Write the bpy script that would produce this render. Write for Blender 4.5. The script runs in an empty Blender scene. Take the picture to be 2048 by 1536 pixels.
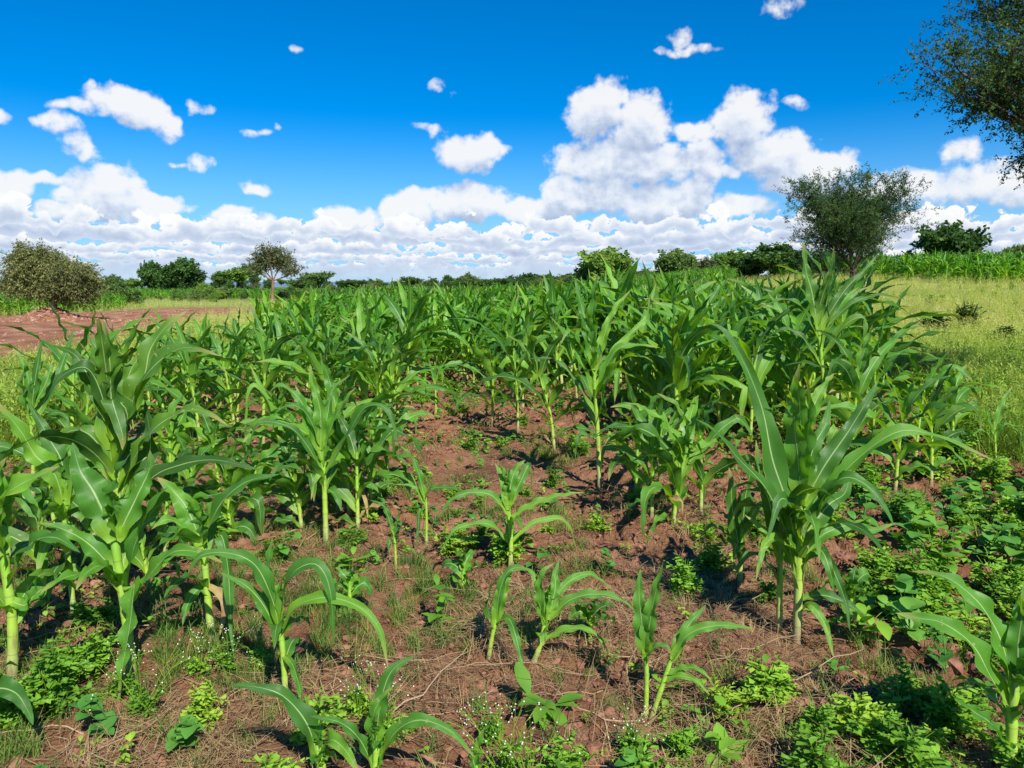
import bpy, math, random
import numpy as np
from mathutils import Vector

S = bpy.context.scene
COL = S.collection
PI = math.pi
rad = math.radians

# ------------------------------------------------------------------ camera
F_PX = 1538.0                       # focal length of a 2048 px wide picture
PITCH = rad(7.2)
EYE = (0.0, 0.0, 1.6)
cam_data = bpy.data.cameras.new('camera')
cam = bpy.data.objects.new('camera', cam_data)
COL.objects.link(cam)
cam.location = EYE
cam.rotation_euler = (rad(90) - PITCH, 0, 0)
cam_data.sensor_width = 36.0
cam_data.lens = 36.0 * F_PX / 2048.0
cam_data.clip_start = 0.05
cam_data.clip_end = 30000.0
S.camera = cam

# ------------------------------------------------------------------ light
SUN_EL = rad(44.0)
SUN_AZ = math.atan2(0.40, -0.92)    # the sun stands behind the camera, a little to the right
sun_dir = Vector((math.sin(SUN_AZ) * math.cos(SUN_EL), math.cos(SUN_AZ) * math.cos(SUN_EL), math.sin(SUN_EL)))
sun_data = bpy.data.lights.new('sun', 'SUN')
sun_data.energy = 5.0
sun_data.angle = rad(0.53)
sun_data.color = (1.0, 0.955, 0.88)
sun = bpy.data.objects.new('sun', sun_data)
COL.objects.link(sun)
sun.location = (0, 0, 60)
sun.rotation_euler = sun_dir.to_track_quat('Z', 'Y').to_euler()

S.view_settings.view_transform = 'Standard'
S.view_settings.look = 'None'
S.view_settings.gamma = 1.0
S.view_settings.exposure = 0.46
S.view_settings.use_curve_mapping = False
S.cycles.max_bounces = 6
S.cycles.diffuse_bounces = 3
S.cycles.transmission_bounces = 3
S.cycles.transparent_max_bounces = 6
S.cycles.glossy_bounces = 2


class NT:
    """short-hand for building node trees"""
    def __init__(self, tree):
        self.t = tree
        self.n = tree.nodes
        self.l = tree.links

    def link(self, a, b):
        self.l.new(a, b)

    def _in(self, sock, v):
        if v is None:
            return
        if isinstance(v, bpy.types.NodeSocket):
            self.l.new(v, sock)
        elif isinstance(v, (tuple, list)) and len(v) == 3 and sock.type == 'RGBA':
            sock.default_value = (*v, 1.0)
        else:
            sock.default_value = v

    def math(self, op, a, b=None, c=None, clamp=False):
        m = self.n.new('ShaderNodeMath')
        m.operation = op
        m.use_clamp = clamp
        self._in(m.inputs[0], a)
        self._in(m.inputs[1], b)
        self._in(m.inputs[2], c)
        return m.outputs[0]

    def vec(self, op, a, b=None, c=None, out=0):
        m = self.n.new('ShaderNodeVectorMath')
        m.operation = op
        self._in(m.inputs[0], a)
        self._in(m.inputs[1], b)
        self._in(m.inputs[2], c)
        return m.outputs[out]

    def noise(self, v, scale, detail=3.0, rough=0.5, w=None, dist=0.0, out='Fac'):
        m = self.n.new('ShaderNodeTexNoise')
        if w is not None:
            m.noise_dimensions = '4D'
            m.inputs['W'].default_value = w
        self._in(m.inputs['Vector'], v)
        self._in(m.inputs['Scale'], scale)
        m.inputs['Detail'].default_value = detail
        m.inputs['Roughness'].default_value = rough
        m.inputs['Distortion'].default_value = dist
        return m.outputs[out]

    def ramp(self, fac, stops, interp='LINEAR'):
        m = self.n.new('ShaderNodeValToRGB')
        m.color_ramp.interpolation = interp
        e = m.color_ramp.elements
        while len(e) < len(stops):
            e.new(0.5)
        for i, (p, c) in enumerate(stops):
            e[i].position = p
            e[i].color = (*c, 1.0) if len(c) == 3 else c
        self._in(m.inputs[0], fac)
        return m.outputs['Color']

    def mix(self, fac, a, b, mode='MIX'):
        m = self.n.new('ShaderNodeMix')
        m.data_type = 'RGBA'
        m.blend_type = mode
        self._in(m.inputs[0], fac)
        self._in(m.inputs[6], a)
        self._in(m.inputs[7], b)
        return m.outputs[2]

    def map(self, v, a, b, c=0.0, d=1.0, smooth=False):
        m = self.n.new('ShaderNodeMapRange')
        if smooth:
            m.interpolation_type = 'SMOOTHSTEP'
        self._in(m.inputs[0], v)
        m.inputs[1].default_value = a
        m.inputs[2].default_value = b
        m.inputs[3].default_value = c
        m.inputs[4].default_value = d
        return m.outputs[0]

    def xyz(self, x=0.0, y=0.0, z=0.0):
        m = self.n.new('ShaderNodeCombineXYZ')
        self._in(m.inputs[0], x)
        self._in(m.inputs[1], y)
        self._in(m.inputs[2], z)
        return m.outputs[0]

    def sep(self, v):
        m = self.n.new('ShaderNodeSeparateXYZ')
        self._in(m.inputs[0], v)
        return m.outputs


def px_dir(px, py):
    """world direction of a pixel of the 2048 x 1536 picture"""
    a = (px - 1024.0) / F_PX
    b = (768.0 - py) / F_PX
    c, s = math.cos(PITCH), math.sin(PITCH)
    return (a, c + b * s, b * c - s)


def px_azel(px, py):
    x, y, z = px_dir(px, py)
    return math.atan2(x, y), math.atan2(z, math.hypot(x, y))


# ------------------------------------------------------------------ sky
world = bpy.data.worlds.new('World')
S.world = world
world.use_nodes = True
wt = world.node_tree
wt.nodes.clear()
W = NT(wt)
tc = W.n.new('ShaderNodeTexCoord')
D = W.vec('NORMALIZE', tc.outputs['Generated'])
dx, dy, dz = W.sep(D)
el = W.math('ARCSINE', dz)
az = W.math('ARCTAN2', dx, dy)

sky = W.n.new('ShaderNodeTexSky')
sky.sky_type = 'NISHITA'
sky.sun_disc = False
sky.sun_elevation = SUN_EL
sky.sun_rotation = SUN_AZ
sky.altitude = 1100.0
sky.air_density = 1.0
sky.dust_density = 0.3
sky.ozone_density = 2.5
hs = W.n.new('ShaderNodeHueSaturation')
hs.inputs['Hue'].default_value = 0.487
hs.inputs['Saturation'].default_value = 1.6
hs.inputs['Value'].default_value = 1.0
W.link(sky.outputs[0], hs.inputs['Color'])
tint = W.mix(1.0, hs.outputs[0], (0.50, 1.02, 1.40), 'MULTIPLY')
plain = W.n.new('ShaderNodeBackground')
W._in(plain.inputs[0], tint)
SKY_STRENGTH = 0.074
plain.inputs[1].default_value = SKY_STRENGTH

# cumulus of the middle distance: (px, py, rx, ry, density)
PUFFS = [
    (1195, 222, 62, 56, 1.0), (1280, 250, 66, 54, 1.0), (1215, 322, 112, 44, 1.0), (1290, 330, 110, 44, 1.0),
    (1395, 262, 70, 26, .75), (1485, 243, 60, 52, 1.0), (1540, 308, 84, 50, 1.0), (1625, 345, 84, 48, 1.0),
    (1405, 322, 42, 52, .9), (1455, 345, 34, 20, .7), (1362, 84, 30, 30, .42), (1368, 106, 92, 15, .42),
    (1560, 10, 48, 26, .40), (940, 304, 72, 36, 1.0), (885, 178, 28, 24, .36), (600, 100, 28, 16, .34),
    (860, 262, 60, 16, .3), (520, 262, 38, 15, .42), (545, 252, 20, 14, .34), (402, 322, 22, 20, .42), (388, 335, 40, 12, .4), (510, 373, 42, 15, .7),
    (178, 176, 18, 22, .5), (200, 196, 30, 22, .6), (235, 206, 62, 30, .9), (292, 224, 54, 32, .9), (336, 250, 28, 30, .8),
    (155, 219, 62, 17, .5), (112, 250, 40, 24, .55), (150, 285, 46, 30, .52), (178, 300, 30, 24, .5), (395, 213, 34, 18, .4),
    (205, 388, 62, 52, 1.1), (268, 416, 76, 30, 1.0), (325, 412, 50, 26, .8), (22, 372, 42, 30, .9), (105, 357, 76, 15, .7),
    (1915, 300, 42, 36, .55), (1990, 370, 130, 40, .9), (1830, 372, 130, 34, .8), (1600, 205, 46, 18, .32),
    (1385, 392, 44, 40, 1.1), (1200, 388, 80, 38, 1.1), (-10, 235, 30, 24, .5), (140, 428, 60, 20, 1.0),
    (935, 402, 84, 36, 1.2), (815, 420, 52, 34, 1.2), (1300, 406, 100, 36, 1.1), (1130, 392, 46, 40, 1.2), (700, 440, 70, 30, 1.1), (480, 440, 60, 24, 1.0), (1050, 420, 70, 30, 1.1), (1480, 410, 70, 24, .9),
]


def cloud_group():
    g = bpy.data.node_groups.new('cumulus_field', 'ShaderNodeTree')
    g.interface.new_socket('P', in_out='INPUT', socket_type='NodeSocketVector')
    g.interface.new_socket('F', in_out='OUTPUT', socket_type='NodeSocketFloat')
    G = NT(g)
    gi = G.n.new('NodeGroupInput')
    go = G.n.new('NodeGroupOutput')
    P = gi.outputs[0]
    wn = G.noise(P, 26.0, 2.0, 0.5, out='Color')
    warp = G.vec('SUBTRACT', wn, (0.5, 0.5, 0.5))
    Q = G.vec('MULTIPLY_ADD', warp, (0.050, 0.034, 0.0), P)
    cur = None
    for px, py, rx, ry, a in PUFFS:
        ca, ce = px_azel(px, py)
        d = G.vec('SUBTRACT', Q, (ca, ce, 0.0))
        d = G.vec('MULTIPLY', d, (F_PX / rx * .92, F_PX / ry * .92, 0.0))
        dd = G.vec('DOT_PRODUCT', d, d, out=1)
        m = G.math('MULTIPLY_ADD', dd, -0.62, a * 0.62)
        cur = m if cur is None else G.math('SMOOTH_MAX', cur, m, 0.12)
    fine = G.noise(P, 54.0, 6.0, 0.58)
    big = G.noise(P, 20.0, 2.0, 0.5)
    f = G.math('MULTIPLY_ADD', fine, 0.95, G.math('MULTIPLY', big, 0.30))
    out = G.math('ADD', G.math('MAXIMUM', cur, -1.0), G.math('SUBTRACT', f, 0.66))
    G.link(out, go.inputs[0])
    return g


P = W.xyz(az, el, 0.0)
fld = cloud_group()


def field(vec):
    n = W.n.new('ShaderNodeGroup')
    n.node_tree = fld
    W._in(n.inputs[0], vec)
    return n.outputs[0]


f0 = field(P)
f1 = field(W.vec('ADD', P, (0.003, 0.008, 0.0)))
f2 = field(W.vec('ADD', P, (0.004, 0.030, 0.0)))
relief = W.math('MULTIPLY_ADD', W.math('SUBTRACT', f0, f1), 0.30, W.math('MULTIPLY', W.math('SUBTRACT', f0, f2), 0.62))
a_mid = W.map(f0, -0.06, 0.34, 0, 0.96, True)
lit = W.math('MULTIPLY_ADD', relief, 1.5, 0.52)
lit = W.math('ADD', lit, W.map(f0, 0.1, 0.7, 0.14, -0.12), clamp=True)
mid_col = W.ramp(lit, [(0.0, (0.42, 0.50, 0.68)), (0.4, (0.60, 0.68, 0.84)), (0.72, (0.86, 0.91, 0.99)), (1.0, (1.0, 1.0, 1.0))])

# banks of cumulus one behind another towards the horizon: (base, height, scale, seed, cover)
col_band = None
a_band = None
BANKS = [(0.75, 0.42, 80, 1.3, .44), (1.20, 0.55, 64, 4.1, .50), (1.75, 0.75, 50, 7.7, .55), (2.35, 0.95, 38, 11.2, .58),
         (3.00, 1.30, 30, 15.9, .60), (3.55, 1.6, 24, 21.4, .51)]
warpn = W.noise(P, 70.0, 3.0, 0.6, out='Color')
Pw = W.vec('MULTIPLY_ADD', W.vec('SUBTRACT', warpn, (0.5, 0.5, 0.5)), (0.010, 0.012, 0.0), P)
for k, (b, h, sc, seed, cover) in enumerate(BANKS):
    b, h = rad(b), rad(h)
    st = W.vec('MULTIPLY', Pw, (1.0, 1.35 + 0.12 * (5 - k), 1.0))
    n = W.noise(st, sc, 5.0, 0.56, w=seed)
    wav = W.noise(W.vec('MULTIPLY', P, (1.0, 0.0, 1.0)), 7.0 + 1.7 * k, 3.0, 0.6, w=seed + 40)
    bb = W.math('MULTIPLY_ADD', wav, h * 2.4, b - h * 1.2)
    rel = W.math('DIVIDE', W.math('SUBTRACT', el, bb), h)             # 0 at the flat base, 1 at the tops
    prof = W.math('MULTIPLY_ADD', rel, -0.36, cover)                 # less cloud higher up
    base = W.map(rel, -0.30, 0.22, -0.8, 0.0)
    f = W.math('ADD', W.math('ADD', W.math('SUBTRACT', W.math('MULTIPLY', n, 1.5), 0.86), prof), base)
    f = W.math('SUBTRACT', f, 0.09)
    a = W.map(f, 0.0, 0.075, 0, 1, True)
    lt = W.math('ADD', W.map(rel, -0.05, 0.95, 0.12, 0.62), W.math('MULTIPLY', W.math('SUBTRACT', 0.34, f), 1.2), clamp=True)
    hz = k / 5.0
    lo = (0.42 + .06 * hz, 0.55 + .02 * hz, 0.80 - .03 * hz)
    c = W.ramp(lt, [(0.0, lo), (0.40, (0.64, 0.74, 0.91)), (0.70, (0.95, 0.98, 1.02)), (1.0, (1.08, 1.08, 1.06))])
    if col_band is None:
        col_band, a_band = c, a
    else:
        col_band = W.mix(a, col_band, c)
        a_band = W.math('MAXIMUM', a_band, a)

fade = W.map(el, rad(0.1), rad(1.6), 0.25, 1.0)
a_band = W.math('MULTIPLY', a_band, fade)
# the whole: banks in front of the higher puffs
ctot = W.mix(a_band, mid_col, col_band)
atot = W.math('MAXIMUM', W.math('MULTIPLY', a_mid, 0.97), a_band)
# pale air low over the land
air = W.map(el, rad(-2.0), rad(12.0), 0.86, 0.0, True)
cloud_bg = W.n.new('ShaderNodeBackground')
W._in(cloud_bg.inputs[0], ctot)
cloud_bg.inputs[1].default_value = 0.70
air_bg = W.n.new('ShaderNodeBackground')
air_bg.inputs[0].default_value = (0.38, 0.62, 0.95, 1)
air_bg.inputs[1].default_value = 0.70
m0 = W.n.new('ShaderNodeMixShader')
W._in(m0.inputs[0], air)
W.link(plain.outputs[0], m0.inputs[1])
W.link(air_bg.outputs[0], m0.inputs[2])
m1 = W.n.new('ShaderNodeMixShader')
W._in(m1.inputs[0], atot)
W.link(m0.outputs[0], m1.inputs[1])
W.link(cloud_bg.outputs[0], m1.inputs[2])
# above 22 degrees the sky is clear; the gate also spares the renderer the cloud sums there
m2 = W.n.new('ShaderNodeMixShader')
W._in(m2.inputs[0], W.math('LESS_THAN', W.math('ABSOLUTE', W.math('SUBTRACT', dz, 0.16)), 0.20))
W.link(plain.outputs[0], m2.inputs[1])
W.link(m1.outputs[0], m2.inputs[2])
wo = W.n.new('ShaderNodeOutputWorld')
W.link(m2.outputs[0], wo.inputs[0])
world.cycles.sampling_method = 'MANUAL'
world.cycles.sample_map_resolution = 512

# ------------------------------------------------------------------ terrain helpers
_rs = np.random.RandomState(5)
_PERM = _rs.permutation(256)
_PERM = np.concatenate([_PERM, _PERM])
_VAL = _rs.rand(256)


def vnoise(x, y):
    xi = np.floor(x).astype(int)
    yi = np.floor(y).astype(int)
    xf = x - xi
    yf = y - yi
    u = xf * xf * xf * (xf * (xf * 6 - 15) + 10)
    v = yf * yf * yf * (yf * (yf * 6 - 15) + 10)

    def h(a, b):
        return _VAL[_PERM[(_PERM[a & 255] + b) & 255]]
    n00, n10, n01, n11 = h(xi, yi), h(xi + 1, yi), h(xi, yi + 1), h(xi + 1, yi + 1)
    return (n00 * (1 - u) + n10 * u) * (1 - v) + (n01 * (1 - u) + n11 * u) * v


def fbm(x, y, octv=4, gain=0.5):
    x = np.asarray(x, float)
    y = np.asarray(y, float)
    s = 0.0
    a = 1.0
    t = 0.0
    for i in range(octv):
        s = s + a * vnoise(x + 37.3 * i, y + 91.7 * i)
        t += a
        a *= gain
        x = x * 2.03
        y = y * 2.03
    return s / t


def sstep(x, a, b):
    t = np.clip((np.asarray(x, float) - a) / (b - a), 0, 1)
    return t * t * (3 - 2 * t)


MOUND = (-22.3, 37.2)


def base_height(x, y):
    """large shapes of the land: a gentle rise on the right, a rubble mound under the left bush"""
    x = np.asarray(x, float)
    y = np.asarray(y, float)
    z = 2.25 * sstep(x, 3.0, 26.0) * sstep(y, 12.0, 62.0)
    z = z * (1 - 0.75 * sstep(y, 250, 900))
    r = np.hypot((x - MOUND[0]) / 1.7, (y - MOUND[1]) / 1.1)
    z = z + 0.55 * np.exp(-r ** 2 * 1.9)
    z = z + 0.10 * (fbm(x * 0.12, y * 0.12, 3) - 0.5) * sstep(y, 6, 30)
    return z


def road_mask(x, y):
    near = np.interp(y, [6, 13.2, 32, 65, 90], [-5.5, -8.6, -13.8, -19.5, -24])
    far = np.interp(y, [6, 36, 50, 80, 95], [-60, -29, -26, -27.5, -28])
    w = 0.6 + 0.03 * np.asarray(y, float)
    wob = (fbm(x * 0.5 + 9, y * 0.5, 3) - 0.5) * 2.6
    near = near + 2.2 * (fbm(x * 0.16 + 2, y * .16, 3) - .5)
    return sstep(near - x + wob, -w, w) * sstep(x - far + wob, -w, w) * (1 - sstep(y, 54, 66)) * sstep(y, 7, 9)


def field_left(y):
    return -3.45 - 0.125 * y


def field_right(y):
    return np.interp(y, [0, 6, 9.2, 25, 60, 110], [3.3, 3.6, 4.75, 8.2, 16.0, 32])


def grass_mask(x, y):
    """1 where the land outside the tilled field is covered with grass and herbs"""
    x = np.asarray(x, float)
    y = np.asarray(y, float)
    wob = (fbm(x * 0.6 + 3, y * 0.6, 3) - 0.5) * 2.0
    l = sstep(field_left(y) - 0.5 - x + wob * .6, -0.4, 0.5) * sstep(y, 2, 4)
    r = sstep(x - field_right(y) - 0.7 + wob, -0.5, 0.9) * sstep(y, 5.5, 9)
    g = np.clip(l + r, 0, 1)
    g = np.maximum(g, sstep(y, 105, 125))
    return g * (1 - road_mask(x, y))


def relief(x, y):
    """clods, hoed ridges and trampled hollows of the tilled soil"""
    x = np.asarray(x, float)
    y = np.asarray(y, float)
    near = 1 - sstep(y, 16, 26)
    wx = x + 0.5 * (fbm(x * .7, y * .7, 2) - .5)
    ridge = 0.030 * np.sin(wx * 2 * PI / 0.85 + 1.0) * sstep(fbm(x * .4 + 7, y * .4, 2), .35, .6)
    big = 0.10 * (fbm(x * 1.4, y * 1.4, 3) - 0.5)
    clod = fbm(x * 7.0 + 5, y * 7.0, 4, 0.55)
    clod = 0.095 * (1 - np.abs(clod - 0.5) * 2) ** 3 - .06
    rough = sstep(fbm(x * .8 + 20, y * .8 + 3, 2), 0.38, 0.62)
    rough = np.maximum(rough, sstep(x, 0.9, 2.2))
    crust = np.exp(-(x ** 2 / 1.6 + (y - 3.2) ** 2 / 5))
    rough = rough * (1 - .85 * crust)
    fine = 0.030 * (fbm(x * 22, y * 22, 3, 0.65) - 0.5)
    g = grass_mask(x, y)
    rut = road_mask(x, y) * (-.07 * np.exp(-((x + 17.5 + .16 * (y - 25)) / .45) ** 2) - .07 * np.exp(-((x + 15.6 + .16 * (y - 25)) / .45) ** 2) + .14 * (fbm(x * .9, y * .9, 4) - .5))
    return rut + (ridge + big + (clod * (0.22 + 1.05 * rough)) + fine * (.5 + .5 * rough)) * near * (1 - 0.6 * g)


def height(x, y):
    return base_height(x, y) + relief(x, y)


def ground_pt(px, py):
    """where the view ray of a pixel meets the land"""
    d = px_dir(px, py)
    t = 0.5
    if d[2] < -1e-4:
        t = EYE[2] / -d[2]
        for _ in range(12):
            z = float(base_height(d[0] * t, d[1] * t))
            t2 = (EYE[2] - z) / -d[2]
            t = 0.5 * t + 0.5 * t2
    else:
        t = 200
    x, y = d[0] * t, d[1] * t
    return Vector((x, y, float(height(x, y))))


def at_depth(px, py, Y):
    d = px_dir(px, py)
    t = Y / d[1]
    return Vector((d[0] * t, Y, EYE[2] + d[2] * t))


def new_mesh(name, V, Fq=None, Ft=None, uv=None, attrs=None, mats=(), mat_idx=None, smooth=True):
    """V (n,3); Fq (k,4) quads; Ft (k,3) triangles; uv (n,2) per vertex"""
    me = bpy.data.meshes.new(name)
    V = np.asarray(V, np.float32)
    nq = 0 if Fq is None else len(Fq)
    nt = 0 if Ft is None else len(Ft)
    loops = []
    if nq:
        loops.append(np.asarray(Fq, np.int32).ravel())
    if nt:
        loops.append(np.asarray(Ft, np.int32).ravel())
    loops = np.concatenate(loops)
    me.vertices.add(len(V))
    me.vertices.foreach_set('co', V.ravel())
    me.loops.add(len(loops))
    me.loops.foreach_set('vertex_index', loops)
    me.polygons.add(nq + nt)
    st = np.concatenate([np.arange(nq) * 4, nq * 4 + np.arange(nt) * 3]).astype(np.int32)
    me.polygons.foreach_set('loop_start', st)
    if mat_idx is not None:
        me.polygons.foreach_set('material_index', np.asarray(mat_idx, np.int32))
    if uv is not None:
        l = me.uv_layers.new(name='UVMap')
        l.data.foreach_set('uv', np.asarray(uv, np.float32)[loops].ravel())
    for k, a in (attrs or {}).items():
        at = me.attributes.new(k, 'FLOAT', 'POINT')
        at.data.foreach_set('value', np.asarray(a, np.float32))
    me.update(calc_edges=True)
    me.validate()
    if smooth:
        me.polygons.foreach_set('use_smooth', np.ones(len(me.polygons), bool))
    for m in mats:
        me.materials.append(m)
    return me


def link(name, me, parent=None, **props):
    o = bpy.data.objects.new(name, me)
    COL.objects.link(o)
    if parent is not None:
        o.parent = parent
    for k, v in props.items():
        o[k] = v
    return o


def new_mat(name):
    m = bpy.data.materials.new(name)
    m.use_nodes = True
    m.node_tree.nodes.clear()
    N = NT(m.node_tree)
    out = N.n.new('ShaderNodeOutputMaterial')
    return m, N, out


def principled(N, color, rough=0.6, spec=0.4, normal=None):
    b = N.n.new('ShaderNodeBsdfPrincipled')
    N._in(b.inputs['Base Color'], color)
    N._in(b.inputs['Roughness'], rough)
    b.inputs['Specular IOR Level'].default_value = spec
    if normal is not None:
        N.link(normal, b.inputs['Normal'])
    return b


def attr(N, name):
    a = N.n.new('ShaderNodeAttribute')
    a.attribute_name = name
    return a.outputs['Fac']


def bump(N, h, strength=0.5, dist=0.02, normal=None):
    b = N.n.new('ShaderNodeBump')
    b.inputs['Strength'].default_value = strength
    b.inputs['Distance'].default_value = dist
    N._in(b.inputs['Height'], h)
    if normal is not None:
        N.link(normal, b.inputs['Normal'])
    return b.outputs[0]


def obj_random(N):
    return N.n.new('ShaderNodeObjectInfo').outputs['Random']


def two_sided(name, color, back, rough=0.5, spec=0.35, trans=0.3, tcolor=None, normal=None, N=None, m=None, out=None):
    """a thin leaf: reflects on both faces and lets some light through"""
    p = principled(N, color, rough, spec, normal)
    t = N.n.new('ShaderNodeBsdfTranslucent')
    N._in(t.inputs[0], tcolor)
    mx = N.n.new('ShaderNodeMixShader')
    mx.inputs[0].default_value = trans
    N.link(p.outputs[0], mx.inputs[1])
    N.link(t.outputs[0], mx.inputs[2])
    N.link(mx.outputs[0], out.inputs[0])
    return m


# ------------------------------------------------------------------ ground
def axis(a, b, fine, lo, hi, growth):
    """coordinates from a to b: even steps between lo and hi, widening outwards"""
    mid = list(np.arange(lo, hi + fine * .5, fine))
    out, s, v = [], fine, mid[-1]
    while v < b:
        s *= growth
        v += s
        out.append(v)
    pre, s, v = [], fine, lo
    while v > a:
        s *= growth
        v -= s
        pre.append(v)
    return np.array(pre[::-1] + mid + out)


gx = axis(-9000, 9000, 0.022, -4.2, 4.6, 1.045)
gy = axis(-60, 9000, 0.022, 1.7, 8.0, 1.022)
X, Y = np.meshgrid(gx, gy)
Z = height(X, Y)
nx, ny = len(gx), len(gy)
idx = np.arange(nx * ny).reshape(ny, nx)
quads = np.stack([idx[:-1, :-1], idx[:-1, 1:], idx[1:, 1:], idx[1:, :-1]], -1).reshape(-1, 4)

soil, N, out = new_mat('soil')
g = N.n.new('ShaderNodeNewGeometry')
pos = g.outputs['Position']
gm, rm = attr(N, 'grass'), attr(N, 'road')
c1 = N.ramp(N.noise(pos, 1.3, 5.0, 0.6), [(0.30, (0.21, 0.090, 0.046)), (0.55, (0.315, 0.150, 0.078)), (0.75, (0.41, 0.215, 0.118))])
dust = N.map(N.noise(pos, 9.0, 5.0, 0.65), 0.50, 0.68, 0, .6)
c2 = N.mix(dust, c1, (0.40, 0.22, 0.14))
dark = N.map(N.noise(pos, 34.0, 4.0, 0.6), 0.42, 0.30, 0, .55)
c3 = N.mix(dark, c2, (0.13, 0.055, 0.035))
straw = N.map(N.noise(N.vec('MULTIPLY', pos, (5.0, 21.0, 5.0)), 6.0, 3.0, 0.7), 0.62, 0.74, 0, .22)
c3 = N.mix(straw, c3, (0.40, 0.28, 0.16))
gcol = N.ramp(N.noise(pos, 2.2, 5.0, 0.65), [(0.3, (0.13, 0.20, 0.03)), (0.5, (0.24, 0.29, 0.065)), (0.7, (0.36, 0.36, 0.13))])
gfar = N.ramp(N.noise(pos, 0.025, 5.0, 0.6), [(0.3, (0.05, 0.11, 0.022)), (0.5, (0.11, 0.18, 0.035)), (0.7, (0.22, 0.26, 0.07))])
gcol = N.mix(N.map(N.sep(pos)[1], 70, 160), gcol, gfar)
gn = N.math('ADD', gm, N.math('MULTIPLY', N.math('SUBTRACT', N.noise(pos, 3.0, 4.0, 0.7), 0.5), 0.9))
c4 = N.mix(N.map(gn, 0.35, 0.65), c3, gcol)
rcol = N.ramp(N.noise(N.vec('MULTIPLY', pos, (1.0, 0.35, 1.0)), 1.1, 6.0, 0.62), [(0.34, (0.22, 0.090, 0.045)), (0.50, (0.35, 0.160, 0.085)), (0.72, (0.50, 0.30, 0.18))])
peb = N.map(N.noise(pos, 6.0, 3.0, 0.8), 0.60, 0.68, 0, .3)
rcol = N.mix(peb, rcol, (0.50, 0.36, 0.28))
c5 = N.mix(rm, c4, rcol)
vor = N.n.new('ShaderNodeTexVoronoi')
vor.feature = 'DISTANCE_TO_EDGE'
vor.inputs['Scale'].default_value = 9.0
wp = N.vec('MULTIPLY_ADD', N.noise(pos, 8.0, 2.0, out='Color'), (0.16, 0.16, 0.16), pos)
N.link(wp, vor.inputs['Vector'])
crack = N.map(vor.outputs['Distance'], 0.0, 0.035, -1, 0)
crack = N.math('MULTIPLY', crack, N.map(N.noise(pos, 1.7, 2.0), 0.46, 0.58))
cr_col = N.math('MULTIPLY', crack, -0.6)
c5 = N.mix(cr_col, c5, (0.10, 0.045, 0.03))
hgt = N.math('ADD', N.math('MULTIPLY', N.noise(pos, 46.0, 6.0, 0.68), 1.0), N.math('MULTIPLY', crack, 0.45))
p = principled(N, c5, 0.95, 0.15, bump(N, hgt, 1.0, 0.035))
N.link(p.outputs[0], out.inputs[0])

me = new_mesh('ground', np.stack([X, Y, Z], -1).reshape(-1, 3), Fq=quads,
              attrs={'grass': grass_mask(X, Y).ravel(), 'road': road_mask(X, Y).ravel()}, mats=[soil])
link('ground', me, kind='structure')

# a long low range of hills beyond the plain
hx = np.linspace(-9000, 6000, 240)
prof = 46 + 70 * fbm(hx * 0.0007 + 3, hx * 0, 4) + 12 * fbm(hx * 0.004, hx * 0 + 5, 3)
prof *= sstep(hx, -9000, -6000) * (1 - .4 * sstep(hx, 500, 3500)) * .55
rows = []
for k in range(9):
    t = k / 8
    yy = 8200 + 1500 * t
    zz = prof * math.sin(PI * min(t * 1.15, 1.0)) * (0.9 + 0.25 * fbm(hx * 0.003, hx * 0 + t * 7, 3)) - 12 * (k in (0, 8))
    rows.append(np.stack([hx, np.full_like(hx, yy) + 260 * fbm(hx * .001, hx * 0 + k, 2), zz], -1))
V = np.concatenate(rows)
idx = np.arange(len(V)).reshape(9, -1)
quads = np.stack([idx[:-1, :-1], idx[:-1, 1:], idx[1:, 1:], idx[1:, :-1]], -1).reshape(-1, 4)
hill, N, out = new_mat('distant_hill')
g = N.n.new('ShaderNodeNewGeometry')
hc = N.ramp(N.noise(g.outputs['Position'], 0.004, 4.0), [(0.35, (0.10, 0.17, 0.25)), (0.65, (0.16, 0.24, 0.30))])  # blue haze of the distance is put into the hill colour
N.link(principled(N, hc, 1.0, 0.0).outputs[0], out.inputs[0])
link('hills', new_mesh('hills', V, Fq=quads, mats=[hill]), kind='structure')

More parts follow.
